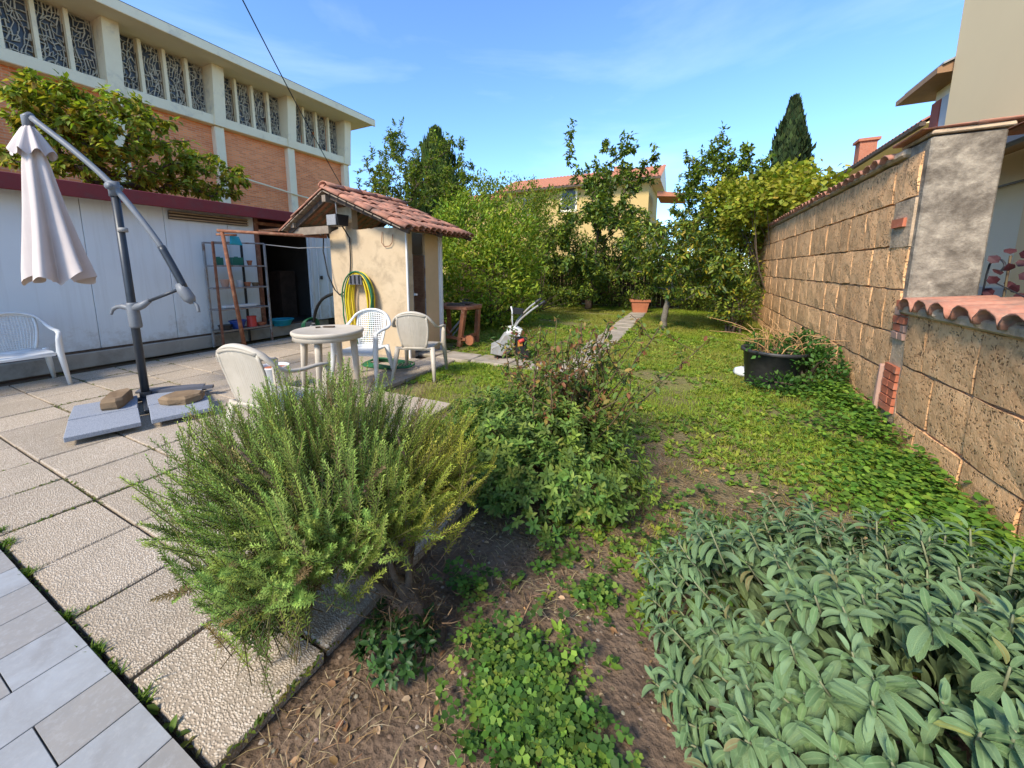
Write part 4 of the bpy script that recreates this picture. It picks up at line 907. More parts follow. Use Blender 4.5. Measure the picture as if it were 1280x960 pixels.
# motor hoe
mo = G(640, 447); mw = thing('motor_hoe', 'old white motor hoe with red trim standing on the grass', 'motor hoe', (mo[0], mo[1], 0), rz=YAW)
def loc_loft(prof, x0, x1, mat, name, taper=.85):
    n = len(prof); V = []
    for (x, s) in ((x0, taper), (x0+.03, 1), (x1-.03, 1), (x1, taper)):
        cx_ = sum(p[0] for p in prof)/n; cz_ = sum(p[1] for p in prof)/n
        for (y, z) in prof: V.append((cx_+(y-cx_)*s, x, cz_+(z-cz_)*s))
    return MB().add(V, [(i*n+k, i*n+(k+1) % n, (i+1)*n+(k+1) % n, (i+1)*n+k) for i in range(3) for k in range(n)]+[tuple(range(n))[::-1], tuple(range(3*n, 4*n))]).build(name, mat, mw, False, False)
loc_loft([(-.26, .14), (-.10, .06), (.02, .14), (.05, .32), (.0, .42), (-.12, .40), (-.20, .28)], -.12, .12, 'pale_paint', 'chain_case')
loc_loft([(-.34, .10), (-.16, .06), (-.05, .20), (-.2, .26), (-.33, .2)], -.2, .2, 'pale_paint', 'tine_guard')
loc_loft([(-.10, .38), (.12, .34), (.16, .46), (.05, .52), (-.06, .5)], -.09, .1, 'white_plastic', 'engine_cowl')
loc_loft([(.04, .16), (.22, .16), (.24, .32), (.06, .34)], -.1, .1, 'rubber', 'engine_block')
loc_loft([(-.03, .42), (.08, .38), (.06, .44)], -.1, -.085, 'red_plastic', 'red_trim'); loc_loft([(.08, .2), (.16, .2), (.16, .29), (.08, .29)], -.13, -.1, 'orange_tin', 'carburettor_cover')
t = MB(); t.tube([(.1, -.13, .28), (.18, -.12, .31)], .03, 8); t.build('fuel_cap', 'red_plastic', mw, True, False)
for s in (-1, 1):
    MB().tube(smooth_path([(.02, s*.05, .44), (.10, s*.10, .60), (.28, s*.2, .78), (.42, s*.24, .88)], 4), .016, 7).build('handlebar', 'pale_paint', mw, True, False)
    MB().tube([(.38, s*.235, .855), (.48, s*.25, .92)], .022, 7).build('grip', 'black_plastic', mw, True, False)
MB().tube([(.0, -.02, .46), (.0, -.02, .74), (-.02, -.02, .82)], .013, 6).build('gear_lever', 'white_plastic', mw, True, False)
loc_loft([(.0, .7), (.16, .7), (.18, .78), (.02, .80)], -.07, .07, 'rubber', 'tank')
for k in range(3):
    q = 2*math.pi*k/3+.4
    MB().cbox((-.22+.1*math.cos(q), 0, .12+.1*math.sin(q)), (.05, .4, .012), .003, ry=q).build('tine', 'rust', mw, world=False)
t = MB(); 
for s in (-1, 1): t.lathe([(.0, -.03), (.10, -.03), (.11, 0), (.10, .03), (0, .03)], 16, (0, 0, 0))
for s in (-1, 1):
    MB().tube([(.14, s*.17-.03, .11), (.14, s*.17+.03, .11)], .11, 16).build('wheel', 'rubber', mw, world=False)
# black tub planter
tc_ = G(968, 486); tub = thing('black_tub', 'big black plastic tub planter with dead stems by the tuff wall', 'planter', (tc_[0], tc_[1]+.2, 0))
MB().lathe([(0, 0), (.27, 0), (.28, .02), (.32, .40), (.345, .405), (.35, .44), (.335, .445), (.31, .43), (.30, .37)], 32).build('tub', 'black_plastic', tub, True, False)
MB().lathe([(0, .40), (.15, .405), (.305, .38)], 24).build('soil', 'pot_soil', tub, True, False)
t = MB(); t.cbox((.08, .05, .43), (.3, .22, .05), .02, jit=.015, rz=.4); t.build('cover_stone', 'brown_stone', tub, world=False)
V, C = [], []; t = MB(); rr2 = random.Random(5)
for k in range(62):
    q = rr2.uniform(0, 6.28); r_ = rr2.uniform(0, .3); lean = rr2.gauss(-.15, .5); ln_ = rr2.uniform(.1, .45); x, y = r_*math.cos(q), r_*math.sin(q); y2 = rr2.gauss(0, .6)
    t.tube(smooth_path([(x, y, .38), (x+lean*ln_*.5, y+y2*ln_*.5, .38+ln_*.6), (x+lean*ln_*1.3, y+y2*ln_, .38+ln_*rr2.uniform(.55, .95))], 3), [.006]*3+[.004]*3+[.002], 4)
t.build('dead_stems', 'dry_stem', tub, world=False)
ws = G(928, 470); o = MB().lathe([(0, 0), (.07, .0), (.1, .04), (.08, .10), (.03, .125), (0, .128)], 9, mod=lambda t_, v_: 1+.2*math.cos(2*t_+1)).build('white_stone', 'white_stone', smooth=True); o.location = (ws[0], ws[1], 0); props(o, 'white rounded stone on the grass beside the black tub', 'stone')
# terracotta trough at the end of the path
tq = G(799, 391); tr = thing('clay_planter', 'rectangular terracotta planter at the end of the path', 'planter', (tq[0], tq[1], 0), rz=YAW*.5)
t = MB(); n4 = lambda a_, b_, z: [(-a_, -b_, z), (a_, -b_, z), (a_, b_, z), (-a_, b_, z)]
V = n4(.20, .13, 0)+n4(.265, .17, .36)+n4(.30, .2, .36)+n4(.30, .2, .43)+n4(.26, .165, .43)+n4(.24, .15, .36)
t.add(V, [(3, 2, 1, 0)]+[(i*4+k, i*4+(k+1) % 4, (i+1)*4+(k+1) % 4, (i+1)*4+k) for i in range(5) for k in range(4)]); t.build('trough', 'pot_clay', tr, world=False); MB().box((0, 0, .37), (.5, .31, .02)).build('soil', 'pot_soil', tr, world=False)
# overhead cable
c0 = EYE+ray(297, 0)*(9/F); c1 = np.array([CX+.35, 14.2, 5.1]); c00 = c0+(c0-c1)*.5+np.array((0, 0, .8))
pts = [c00+(c1-c00)*q+np.array((0, 0, -.9*4*q*(1-q)*.35)) for q in np.linspace(0, 1, 24)]
props(MB().tube(pts, .016, 5).build('overhead_cable', 'rubber'), 'black overhead cable crossing the sky to the brick hall', 'cable')
# metal pergola frame over the wall end
pf = thing('pergola_frame', 'pale metal pergola frame carrying the vine behind the wall', 'pergola', (2.7, 13, 0))
for (x, y) in ((1.98, 11.9), (3.4, 11.9), (1.98, 14.2), (3.4, 14.2)): MB().cbox((x, y, 1.4), (.07, .07, 2.8), .004).build('post', 'pale_paint', pf)
for (p0, p1) in (((1.98, 11.9, 2.78), (3.4, 11.9, 2.78)), ((1.98, 14.2, 2.78), (3.4, 14.2, 2.78)), ((1.98, 11.9, 2.75), (1.98, 14.2, 2.75)), ((3.4, 11.9, 2.75), (3.4, 14.2, 2.75))): bar(MB(), p0, p1, .05, .05).build('rail', 'pale_paint', pf)
# wrought-iron curl behind the low wall
q = AX(1230, 372, 2.1); t = MB(); t.tube(smooth_path([(q[0], q[1], .4), (q[0], q[1]+.02, 1.35), (q[0]+.03, q[1]-.02, 1.47), (q[0]+.04, q[1]-.08, 1.43), (q[0]+.03, q[1]-.07, 1.38)], 5), .007, 6)
t.tube([(q[0], q[1], 1.32), (q[0]+.1, q[1]-.2, 1.2), (q[0]+.1, q[1]-.26, 1.18)], .005, 6)
props(t.build('iron_scroll', 'black_metal'), 'small black iron scroll rising behind the low wall', 'ironwork')

# ================================================================== PLANTS
def blob(x, y, rx, ry, Y=None, X=None, dep=1.):
    c = AY(x, y, Y) if Y is not None else AX(x, y, X); k = ppm(c); return c, np.array([rx/k, rx/k*dep, ry/k])
def in_blob(c, r, n, shell=.15): d = rnd_dirs(n); q = (shell+(1-shell)*rng.random(n))**(1/3.); return c+d*r*q[:, None]
def grow(base, top, targets, bend=.12, lift=.15):
    # every target twig joins the nearest wood that already exists
    n0 = 7; tr = [base+(top-base)*(i/n0)+np.array([*(rng.normal(0, .02, 2)*np.linalg.norm(top-base)), 0])*(0 < i < n0) for i in range(n0+1)]
    P = list(tr); par = [-1]+list(range(n0)); paths = []
    order = np.argsort(np.linalg.norm(targets-top, axis=1))
    for ti in order:
        T = targets[ti]; A = np.array(P[n0//2:]); d = np.linalg.norm(A-T, axis=1)+.35*np.maximum(0, A[:, 2]-T[2]+.1); j = int(np.argmin(d))+n0//2
        s = np.array(P[j]); ln_ = np.linalg.norm(T-s); k = max(2, min(5, int(ln_/.25)+1)); off = rng.normal(0, bend*ln_, 3); off[2] += lift*ln_
        prev = j; pth = [s]
        for q in range(1, k+1):
            t = q/k; p = s+(T-s)*t+off*4*t*(1-t)*.25; P.append(p); par.append(prev); prev = len(P)-1; pth.append(p)
        paths.append((np.array(pth), j))
    cnt = np.zeros(len(P)); par = np.array(par)
    isleaf = np.ones(len(P), bool); isleaf[par[par >= 0]] = False
    for i in range(len(P)-1, -1, -1):
        if isleaf[i]: cnt[i] = 1
        if par[i] >= 0: cnt[par[i]] += cnt[i]
    return np.array(tr), np.array(P), par, cnt, paths
def tree(name, label, base, top, targets, leaf, nper, cols, mat='leaf', bark='bark', rtip=.006, tw=.5, asp=.5, droop=.3, group='trees behind the lawn', cat='tree', tmpl=LEAF2, spread=.12, jit=.22, sprout=0):
    base = np.array(base, float); top = np.array(top, float)
    t = thing(name, label, cat, base, group); tr, P, par, cnt, paths = grow(base, top, targets)
    rad = rtip*cnt**tw; n0 = len(tr)
    MB().tube(tr, rad[:n0]*np.linspace(1.25, 1, n0), 9).build('trunk', bark, t, True)
    b_ = MB()
    i = n0
    for pth, j in paths:
        m_ = len(pth); ids = [j]+list(range(i, i+m_-1)); i += m_-1
        r_ = np.minimum(rad[ids], rad[ids[1]]*1.15) if m_ > 1 else rad[ids]
        b_.tube(pth, np.maximum(r_, rtip*.7), 5, cap=False)
    b_.build('branches', bark, t, True)['kind'] = 'stuff'
    TP, TD = [], []
    for pth, j in paths:
        u = rng.uniform(.2, 1., nper)*(len(pth)-1); k = np.minimum(u.astype(int), len(pth)-2); f = (u-k)[:, None]
        TP.append(pth[k]*(1-f)+pth[k+1]*f); TD.append(unit(pth[k+1]-pth[k]))
        if sprout and rng.random() < .4:      # leaves along an upright shoot above the twig
            n_ = int(nper*.8); ln_ = abs(rng.normal(sprout, sprout*.3)); lean = rng.normal(0, .15, 2); s_ = rng.random(n_)**.8
            TP.append(pth[-1]+np.stack([lean[0]*s_*ln_, lean[1]*s_*ln_, s_*ln_], 1)); TD.append(np.tile([0, 0, 1.], (n_, 1)))
    TP = np.concatenate(TP); TD = np.concatenate(TD); n = len(TP)
    D = unit(TD*.6+rnd_dirs(n)*.9-np.array([0, 0, droop])); TP = TP+rnd_dirs(n)*spread*rng.random((n, 1))
    Nn = unit(rnd_dirs(n)*.7+np.array([0, 0, 1.])); S = leaf*rng.uniform(.6, 1.25, n)
    cl = pick(cols, n, jit)
    scatter('crown', *tmpl, TP, frames(D, Nn), np.stack([S*asp, S, S*.8], 1), cl, mat, t)['kind'] = 'stuff'
    return t
GRN = [(.14, .195, .025), (.19, .245, .03), (.25, .30, .035), (.10, .145, .022)]
YGR = [(.17, .23, .025), (.23, .27, .03), (.12, .19, .022), (.28, .28, .035)]
DRK = [(.05, .08, .018), (.07, .105, .021), (.085, .125, .025)]
def targets(*bl): return np.concatenate([in_blob(c, r, n) for (c, r), n in bl])
def shoots(c0, pts): return np.array(pts)
# tree behind the shed
tA = targets((blob(110, 150, 85, 45, X=-11.3), 100), (blob(165, 190, 90, 50, X=-11.3), 130), (blob(70, 140, 50, 40, X=-11.3), 50), (blob(255, 222, 45, 28, X=-11.0), 55), (blob(45, 195, 40, 30, X=-11.2), 20))
tA = tA[tA[:, 2] > 2.75]
bA = AX(150, 250, -11.5); tree('persimmon_tree', 'broad leafy tree growing behind the shed before the brick hall', (bA[0], bA[1], 0), (bA[0], bA[1], 2.9), tA, .155, 27, [(.20, .27, .025), (.26, .32, .03), (.32, .34, .04), (.13, .19, .02), (.38, .29, .05)], rtip=.009, asp=.5, droop=.55, group=None, spread=.13)
# slender fruit trees left of centre
tB = targets((blob(495, 225, 38, 55, Y=11), 90), (blob(520, 250, 60, 40, Y=11), 90), (blob(560, 215, 35, 45, Y=11.4), 50), (blob(495, 180, 10, 22, Y=11), 14), (blob(460, 235, 20, 35, Y=10.6), 22), (blob(585, 250, 30, 35, Y=11.4), 40))
bB = AY(520, 380, 11); tree('fruit_tree', 'slender fruit tree rising behind the tiled hut', (bB[0], bB[1], 0), (bB[0], bB[1], 2.2), tB, .12, 30, GRN+[(.10, .15, .03), (.14, .15, .04)], rtip=.008, spread=.12, sprout=.35)
bD = blob(545, 212, 30, 40, Y=21)[0]
def conifer(name, label, c, rx, h, n, cols, leaf, group=None, top_pow=.7):
    z0 = c[2]-h/2; t = thing(name, label, 'tree', (c[0], c[1], 0), group); u = rng.random(n)**.8
    prof = np.sin(np.clip(u*1.0, 0, 1)*math.pi*.5+.55)**1.2*(1-u**3.2)+.03; az = rng.random(n)*6.283; lob = 1+(.16+.25*(rx > 1.4))*np.cos(3*az+u*13)+.14*np.cos(7*az+17*u)
    rad = rx*.9*prof*lob*(.7+.42*rng.random(n)**1.5); P = np.stack([c[0]+rad*np.cos(az), c[1]+rad*np.sin(az), z0+u*h], 1)
    D = unit(np.stack([np.cos(az)*.28, np.sin(az)*.28, np.ones(n)], 1)+rnd_dirs(n)*.28); Nn = unit(np.stack([np.cos(az), np.sin(az), .2*np.ones(n)], 1)+rnd_dirs(n)*.5); S = leaf*rng.uniform(.6, 1.3, n)
    scatter('crown', *LEAF2, P, frames(D, Nn), np.stack([S*.42, S, S], 1), pick(cols, n, .25), 'leaf_matte', t)['kind'] = 'stuff'
    MB().tube([(c[0], c[1], 0), (c[0], c[1], z0+h*.85)], [.2, .03], 8).build('trunk', 'bark', t, True)
c, r = blob(988, 180, 23, 48, Y=28); conifer('cypress', 'dark columnar cypress standing beyond the wall', c+np.array([0, 0, -1.6]), r[0]*.92, r[2]*2+3.2, 9000, [(.03, .05, .017), (.042, .068, .022), (.02, .036, .014), (.06, .085, .028)], .42)
c, r = blob(545, 212, 34, 42, Y=21); conifer('dark_conifer', 'dark conifer behind the slender fruit tree', c+np.array([0, 0, -2]), r[0], r[2]*2+4, 5500, DRK, .5)
# bright dense bush beside the hut
def bush(name, label, blobs, leaf, n, cols, mat='leaf', asp=.45, group=None, cat='bush', tmpl=LEAF2, shell=.45, up=.5, jit=.22, base=None, wood='bark', clump=8):
    c0 = blobs[0][0]; bs = np.array([c0[0], c0[1], 0.]) if base is None else np.array(base, float); t = thing(name, label, cat, bs, group)
    w_ = np.array([np.prod(r)**(2/3.) for c, r in blobs]); w_ = w_/w_.sum(); P, O = [], []
    for (c, r), q in zip(blobs, w_):
        m_ = max(4, int(n*q/clump)); d = rnd_dirs(m_); rad = (shell+(1-shell)*rng.random(m_))**.5
        lump = 1+.16*np.sin(d[:, 0]*7+c[0]*3)*np.sin(d[:, 2]*6+d[:, 1]*5+c[1]); s_ = c+d*r*(rad*lump)[:, None]
        P.append(np.repeat(s_, clump, 0)+rng.normal(0, leaf*.75, (m_*clump, 3))); O.append(np.repeat(d, clump, 0))
    P = np.concatenate(P); O = np.concatenate(O); k = P[:, 2] > .02; P, O = P[k], O[k]; m_ = len(P)
    D = unit(O*.7+rnd_dirs(m_)*.8+np.array([0, 0, up])*.4); Nn = unit(O*.6+rnd_dirs(m_)*.6+np.array([0, 0, .8])); S = leaf*rng.uniform(.6, 1.25, m_)
    scatter('foliage', *tmpl, P, frames(D, Nn), np.stack([S*asp, S, S*.7], 1), pick(cols, m_, jit), mat, t)['kind'] = 'stuff'
    b_ = MB()
    for (c, r) in blobs:
        for k in range(5):
            e_ = c+rnd_dirs(1)[0]*r*.6; b_.tube(smooth_path([bs+np.array([*rng.normal(0, .06, 2), 0]), (bs+e_)/2+rng.normal(0, .08, 3), e_], 3), [.028, .024, .02, .016, .012, .009, .006], 5)
    b_.build('stems', wood, t, True)['kind'] = 'stuff'
    return t
bush('laurel_bush', 'bright green dense bush growing right beside the tiled hut', [blob(605, 345, 62, 62, Y=8.2), blob(585, 290, 48, 48, Y=8.5), blob(640, 320, 38, 60, Y=8.6), blob(650, 375, 22, 30, Y=8.2), blob(570, 375, 40, 35, Y=7.6)], .12, 15000, [(.18, .27, .025), (.24, .32, .03), (.13, .21, .024), (.32, .35, .035)], 'leaf', .42)
bush('mixed_shrub', 'tall loose yellowish shrub between the bright bush and the yellow house', [blob(640, 262, 48, 38, Y=12), blob(690, 275, 38, 35, Y=12.5), blob(600, 250, 35, 30, Y=12)], .12, 7000, YGR+GRN, 'leaf', .45)
for k, (x, y, rx, ry, Y, lb) in enumerate(((700, 335, 48, 52, 14.3, 'dark evergreen shrub before the board fence, next to the yellow stemmed shrub'), (872, 330, 48, 60, 14.6, 'dark evergreen shrub behind the small tree with a bare trunk'), (775, 345, 55, 45, 14.7, 'dark evergreen shrub behind the clay planter'), (925, 320, 35, 60, 14.2, 'dark evergreen shrub at the far end of the tuff wall'), (655, 300, 40, 50, 14.5, 'dark evergreen shrub behind the bright bush'))):
    bush('evergreen_shrub', lb, [blob(x, y, rx, ry, Y=Y)], .12, 6800, GRN+GRN+DRK, 'leaf', .42, 'evergreen shrubs along the fence')
tE = targets((blob(750, 305, 68, 60, Y=13), 170), (blob(765, 252, 38, 42, Y=13), 62), (blob(716, 200, 10, 36, Y=13), 7), (blob(735, 220, 12, 28, Y=13.1), 6), (blob(755, 200, 12, 34, Y=13), 7), (blob(790, 200, 14, 34, Y=13), 9), (blob(815, 215, 14, 24, Y=13), 6), (blob(775, 225, 26, 30, Y=13), 12), (blob(720, 345, 45, 30, Y=12.6), 50))
bE = AY(735, 383, 13.2); tree('persimmon_tree', 'spreading persimmon tree with upright shoots before the yellow house', (bE[0], bE[1], 0), (bE[0]+.1, bE[1], 1.1), tE, .15, 32, GRN+[(.07, .125, .028), (.055, .10, .025), (.11, .16, .03)], 'leaf_gloss', rtip=.009, droop=.45, asp=.52, spread=.13, sprout=.3)
tF = targets((blob(840, 315, 58, 42, Y=9.9), 120), (blob(870, 345, 55, 35, Y=9.7), 90), (blob(800, 300, 30, 35, Y=10), 40), (blob(850, 285, 30, 30, Y=10), 26), (blob(895, 325, 25, 30, Y=9.8), 25))
bF = G(830, 411); tree('loquat_tree', 'small tree with bare pale trunk standing on the lawn', (bF[0], bF[1], 0), (bF[0]+.05, bF[1]+.05, .9), tF, .125, 30, GRN+[(.08, .135, .03), (.06, .11, .03), (.33, .27, .025)], 'leaf_gloss', 'bark_grey', rtip=.0055, droop=.5, asp=.4, spread=.1)
tG = targets((blob(895, 235, 42, 45, Y=14), 90), (blob(870, 255, 28, 45, Y=14), 50), (blob(930, 240, 30, 40, Y=14.2), 45), (blob(900, 192, 10, 22, Y=14), 12), (blob(932, 200, 10, 22, Y=14), 10), (blob(862, 210, 8, 20, Y=14), 8), (blob(952, 215, 8, 14, Y=14), 6), (blob(890, 290, 40, 30, Y=14), 40))
bG = AY(895, 390, 14); tree('fruit_tree', 'upright fruit tree in front of the cypress', (bG[0], bG[1], 0), (bG[0], bG[1], 1.6), tG, .13, 32, GRN+[(.10, .16, .03), (.13, .17, .04)], rtip=.008, droop=.35, spread=.12, sprout=.35)
# vine over the pergola, wall-end bush with yellow flowers
bush('grape_vine', 'yellow green vine sprawling over the pergola behind the wall', [blob(960, 255, 40, 26, Y=11.4), blob(1005, 240, 35, 20, Y=10.5), blob(935, 275, 28, 40, Y=12.3), blob(915, 250, 25, 22, Y=12.3), blob(985, 225, 25, 16, Y=11.3), blob(1032, 228, 14, 8, Y=9.6)], .12, 7500, [(.24, .27, .025), (.30, .31, .03), (.18, .225, .022), (.36, .33, .04)], 'leaf', .8, base=(2.0, 11.5, 0), up=.7)
bush('wall_end_bush', 'dark leafed bush with yellow blooms at the end of the tuff wall', [blob(918, 378, 26, 24, Y=9.6), blob(900, 350, 25, 30, Y=10.6), blob(935, 350, 14, 40, Y=11.5)], .1, 3600, GRN+DRK+[(.35, .30, .03)], 'leaf', .42)
bush('weed_shrub', 'yellow stemmed shrub growing before the brown fence', [blob(672, 345, 18, 32, Y=11.5), blob(700, 372, 24, 14, Y=11.5)], .08, 900, YGR, 'leaf', .35)
bush('potted_shrub', 'small yellowing plant in the clay planter', [(np.array([tq[0], tq[1], .62]), np.array([.28, .22, .22]))], .09, 260, YGR+GRN, 'leaf', .4, base=(tq[0], tq[1], .37))
# smoke bush behind the low wall
q = AX(1252, 372, 2.15); t = thing('smoke_bush', 'dark red leafed sprig showing above the low wall', 'plant', (q[0], q[1], .3))
MB().tube(smooth_path([(q[0], q[1], .3), (q[0]+.01, q[1], 1.1), (q[0]+.02, q[1]+.03, 1.5)], 4), .008, 5).build('stem', 'cane', t, True)
pts = np.array([(q[0]+.02+.055*math.cos(k*2.4), q[1]+.02+.055*math.sin(k*2.4), 1.16+.032*k) for k in range(12)]); D = unit(np.stack([np.cos(np.arange(12)*2.4), np.sin(np.arange(12)*2.4), .3*np.ones(12)], 1))
pmat('red_leaf', (.055, .012, .014), (.035, .008, .011), 9, .6, .3, bump=0)
lm = MB().add(LEAF4[0]*np.array([.075, .075, .05]), LEAF4[1]).mesh('leaf', 'red_leaf')
for p_, d in zip(pts, D): place('leaf', lm, t, p_, orient(d*np.array([.6, .6, 1])+np.array([0, 0, .3]), np.array([-.5, -.85, .35])+rng.normal(0, .3, 3)), (1, 1, 1))

# ---- rosemary
ro = G(535, 792); RB = np.array([ro[0], ro[1], 0.]); rs_ = thing('rosemary_bush', 'big rosemary bush leaning from the soil over the paving', 'bush', RB)
RC = np.array([-1.30, 1.0, .56]); RRd = np.array([.60, .52, .39])
N = 2300; d = rnd_dirs(N*2); d = d[d[:, 2] > -.72][:N]; N = len(d); dep = np.where(rng.random(N) < .62, rng.uniform(.9, 1.08, N), rng.uniform(.5, .9, N))
lob = 1+.13*np.sin(d[:, 0]*6+1)*np.cos(d[:, 1]*5)+.10*np.sin(d[:, 2]*9+d[:, 0]*4)+.07*np.sin(d[:, 1]*13+d[:, 0]*9)+rng.normal(0, .05, N)
tip = RC+d*RRd*(dep*lob)[:, None]
low = rng.random(N) < .13; tip[low] = np.array([-1.22, .70, .30])+d[low]*np.array([.36, .2, .17])*dep[low][:, None]
tip[:, 2] += np.clip((tip[:, 0]+1.25)/.3, 0, 1)*np.clip(.6-tip[:, 2], 0, .5)*.85
tip[:, 2] = np.maximum(tip[:, 2], .10+.05*rng.random(N))
axis = unit(d*np.array([.5, .5, .2])+np.array([0, 0, .85])*(d[:, 2:]*.45+.62)+rng.normal(0, .16, (N, 3)))
ln_ = rng.uniform(.11, .27, N)*(1+.25*(d[:, 2] > .3))*np.where(rng.random(N) < .12, 1.45, 1.); K = 74
u = (np.arange(K)+.5)/K; bendv = np.array([0, 0, .35])
s0 = tip-axis*ln_[:, None]
side = unit(np.cross(axis, rng.normal(0, 1, (N, 3)))); B2 = np.cross(axis, side)
cur = -unit(d*np.array([1, 1, 0])+1e-6)*.05
pos = s0[:, None]+axis[:, None]*(ln_[:, None, None]*u[None, :, None])+cur[:, None]*(u[None, :, None]*(1-u[None, :, None])*4*ln_[:, None, None])*.6
az = (np.arange(K)*2.39996)[None]+rng.random((N, 1))*6.28
rd = np.cos(az)[..., None]*side[:, None]+np.sin(az)[..., None]*B2[:, None]
nd = unit(axis[:, None]*(.55+.75*u[None, :, None]**2)+rd*1.0+rng.normal(0, .12, (N, K, 3)))
S = rng.uniform(.017, .026, (N, K))*(1-.45*u[None]**3); T = pos.reshape(-1, 3); D = nd.reshape(-1, 3); Nn = unit(axis[:, None]-nd*.2+0*rd).reshape(-1, 3)
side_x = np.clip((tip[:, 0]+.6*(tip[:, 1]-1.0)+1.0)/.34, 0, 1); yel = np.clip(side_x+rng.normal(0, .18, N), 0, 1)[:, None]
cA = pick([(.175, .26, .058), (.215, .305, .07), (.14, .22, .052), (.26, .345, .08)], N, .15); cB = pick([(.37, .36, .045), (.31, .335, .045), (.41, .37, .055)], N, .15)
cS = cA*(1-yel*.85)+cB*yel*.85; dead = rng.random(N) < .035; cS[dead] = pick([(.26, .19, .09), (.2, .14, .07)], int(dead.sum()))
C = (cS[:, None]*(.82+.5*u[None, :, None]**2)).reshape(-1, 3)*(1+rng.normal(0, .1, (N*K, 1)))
keep = T[:, 2] > .03
NEED = (np.array([(0, 0, 0), (.5, .5, .05), (0, 1, -.03), (-.5, .5, .05)]), [(0, 1, 2), (0, 2, 3)])
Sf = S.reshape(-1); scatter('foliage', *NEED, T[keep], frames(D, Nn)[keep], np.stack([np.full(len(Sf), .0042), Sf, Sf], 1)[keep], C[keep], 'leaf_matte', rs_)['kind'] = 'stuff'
mid = s0+axis*ln_[:, None]*.5
scatter('twigs', np.array([(-.5, 0, 0), (.5, 0, 0), (.3, 1, 0), (-.3, 1, 0), (0, 0, .5), (0, 1, .3)]), [(0, 1, 2, 3), (1, 4, 5, 2), (4, 0, 3, 5)], s0-axis*.06, frames(axis, unit(rng.normal(0, 1, (N, 3)))), np.stack([np.full(N, .0035), ln_+.05, np.full(N, .0035)], 1), pick([(.16, .12, .06), (.11, .085, .045), (.2, .17, .07)], N), 'straw', rs_)['kind'] = 'stuff'
b_ = MB(); rr2 = random.Random(3)
def gnarl(p0, p1, r0, r1, n=7, w_=.04):
    p0 = np.array(p0, float); p1 = np.array(p1, float); return smooth_path([p0+(p1-p0)*(i/n)+(np.array([rr2.gauss(0, w_), rr2.gauss(0, w_), rr2.gauss(0, w_*.6)]) if 0 < i < n else 0) for i in range(n+1)], 3), np.linspace(r0, r1, n*3+1)
main, mr = gnarl(RB+np.array([.02, 0, -.05]), RC+np.array([.22, -.02, -.2]), .06, .042, 6, .02)
mr = mr*(1+.14*np.sin(np.arange(len(mr))*1.3)); MB().tube(main, mr, 10).build('trunk', 'bark', rs_, True)
for k in range(34):
    st = main[rr2.randrange(4, len(main))]; e_ = RC+rnd_dirs(1)[0]*RRd*rr2.uniform(.45, .85); e_[2] = max(e_[2], .2)
    p_, r_ = gnarl(st, e_, .018, .005, 4, .025); b_.tube(p_, r_, 6)
for k in range(5):
    p_, r_ = gnarl(RB+np.array([rr2.uniform(-.05, .05), rr2.uniform(-.05, .05), -.03]), main[8+k*2], .028, .02, 5, .02); b_.tube(p_, r_, 7)
b_.build('branches', 'bark', rs_, True)['kind'] = 'stuff'
n = 900; P = main[rng.integers(2, len(main), n)]+rng.normal(0, .05, (n, 3)); P[:, 2] = np.maximum(P[:, 2], .03); D = unit(rnd_dirs(n)+np.array([0, 0, -.2])); S = rng.uniform(.03, .09, n)
scatter('dry_twigs', *BLADE, P, frames(D, rnd_dirs(n)), np.stack([np.full(n, .004), S, S], 1), pick([(.26, .17, .09), (.18, .115, .065), (.12, .08, .05)], n), 'straw', rs_)['kind'] = 'stuff'

# ---- glossy low shrub in the middle, with rose canes growing out of it
MC = np.array([-.88, 2.28, .05])
def mound(name, label, c, r, nclu, per, leaf, asp, cols, mat, cat='bush', lift=.02, group=None):
    t = thing(name, label, cat, (c[0], c[1], 0), group)
    d = rnd_dirs(nclu*3); d = d[d[:, 2] > -.05][:nclu]; m_ = len(d); q = (.35+.65*rng.random(m_))**.45; lob = 1+.13*np.sin(d[:, 0]*8+2)*np.sin(d[:, 1]*7)+.1*np.sin(d[:, 2]*11+d[:, 0]*6)
    cc_ = c+d*r*(q*lob)[:, None]; cc_[:, 2] = np.maximum(cc_[:, 2], .03); ax = unit(d*.8+np.array([0, 0, .6])+rng.normal(0, .3, (m_, 3)))
    sd_ = unit(np.cross(ax, rng.normal(0, 1, (m_, 3)))); b2 = np.cross(ax, sd_)
    az = (np.arange(per)*2.4)[None]+rng.random((m_, 1))*6.28; rd = np.cos(az)[..., None]*sd_[:, None]+np.sin(az)[..., None]*b2[:, None]; uu = (np.arange(per)/per)[None, :, None]
    D = unit(rd+ax[:, None]*(.15+.7*uu)+rng.normal(0, .15, (m_, per, 3))).reshape(-1, 3); P = (cc_[:, None]+ax[:, None]*uu*leaf*1.1).reshape(-1, 3)
    Nn = unit(np.repeat(ax, per, 0)+rng.normal(0, .15, (m_*per, 3))); S = leaf*rng.uniform(.6, 1.2, m_*per)
    C = np.repeat(pick(cols, m_, .22), per, 0)*(1+rng.normal(0, .1, (m_*per, 1)))
    scatter('foliage', *LEAF4, P, frames(D, Nn), np.stack([S*asp, S, S*.7], 1), C, mat, t, True)['kind'] = 'stuff'
    st = MB()
    for k in range(60 if r[0] > .3 else 6):
        e_ = cc_[rng.integers(m_)]; b0_ = c*np.array([1, 1, 0])+np.array([*rng.normal(0, .14*r[0], 2), 0]); st.tube(smooth_path([b0_, (b0_+e_)/2+np.array([0, 0, .06]), e_], 3), .005 if r[0] > .3 else .0015, 4)
    st.build('stems', 'cane', t)['kind'] = 'stuff'; return t
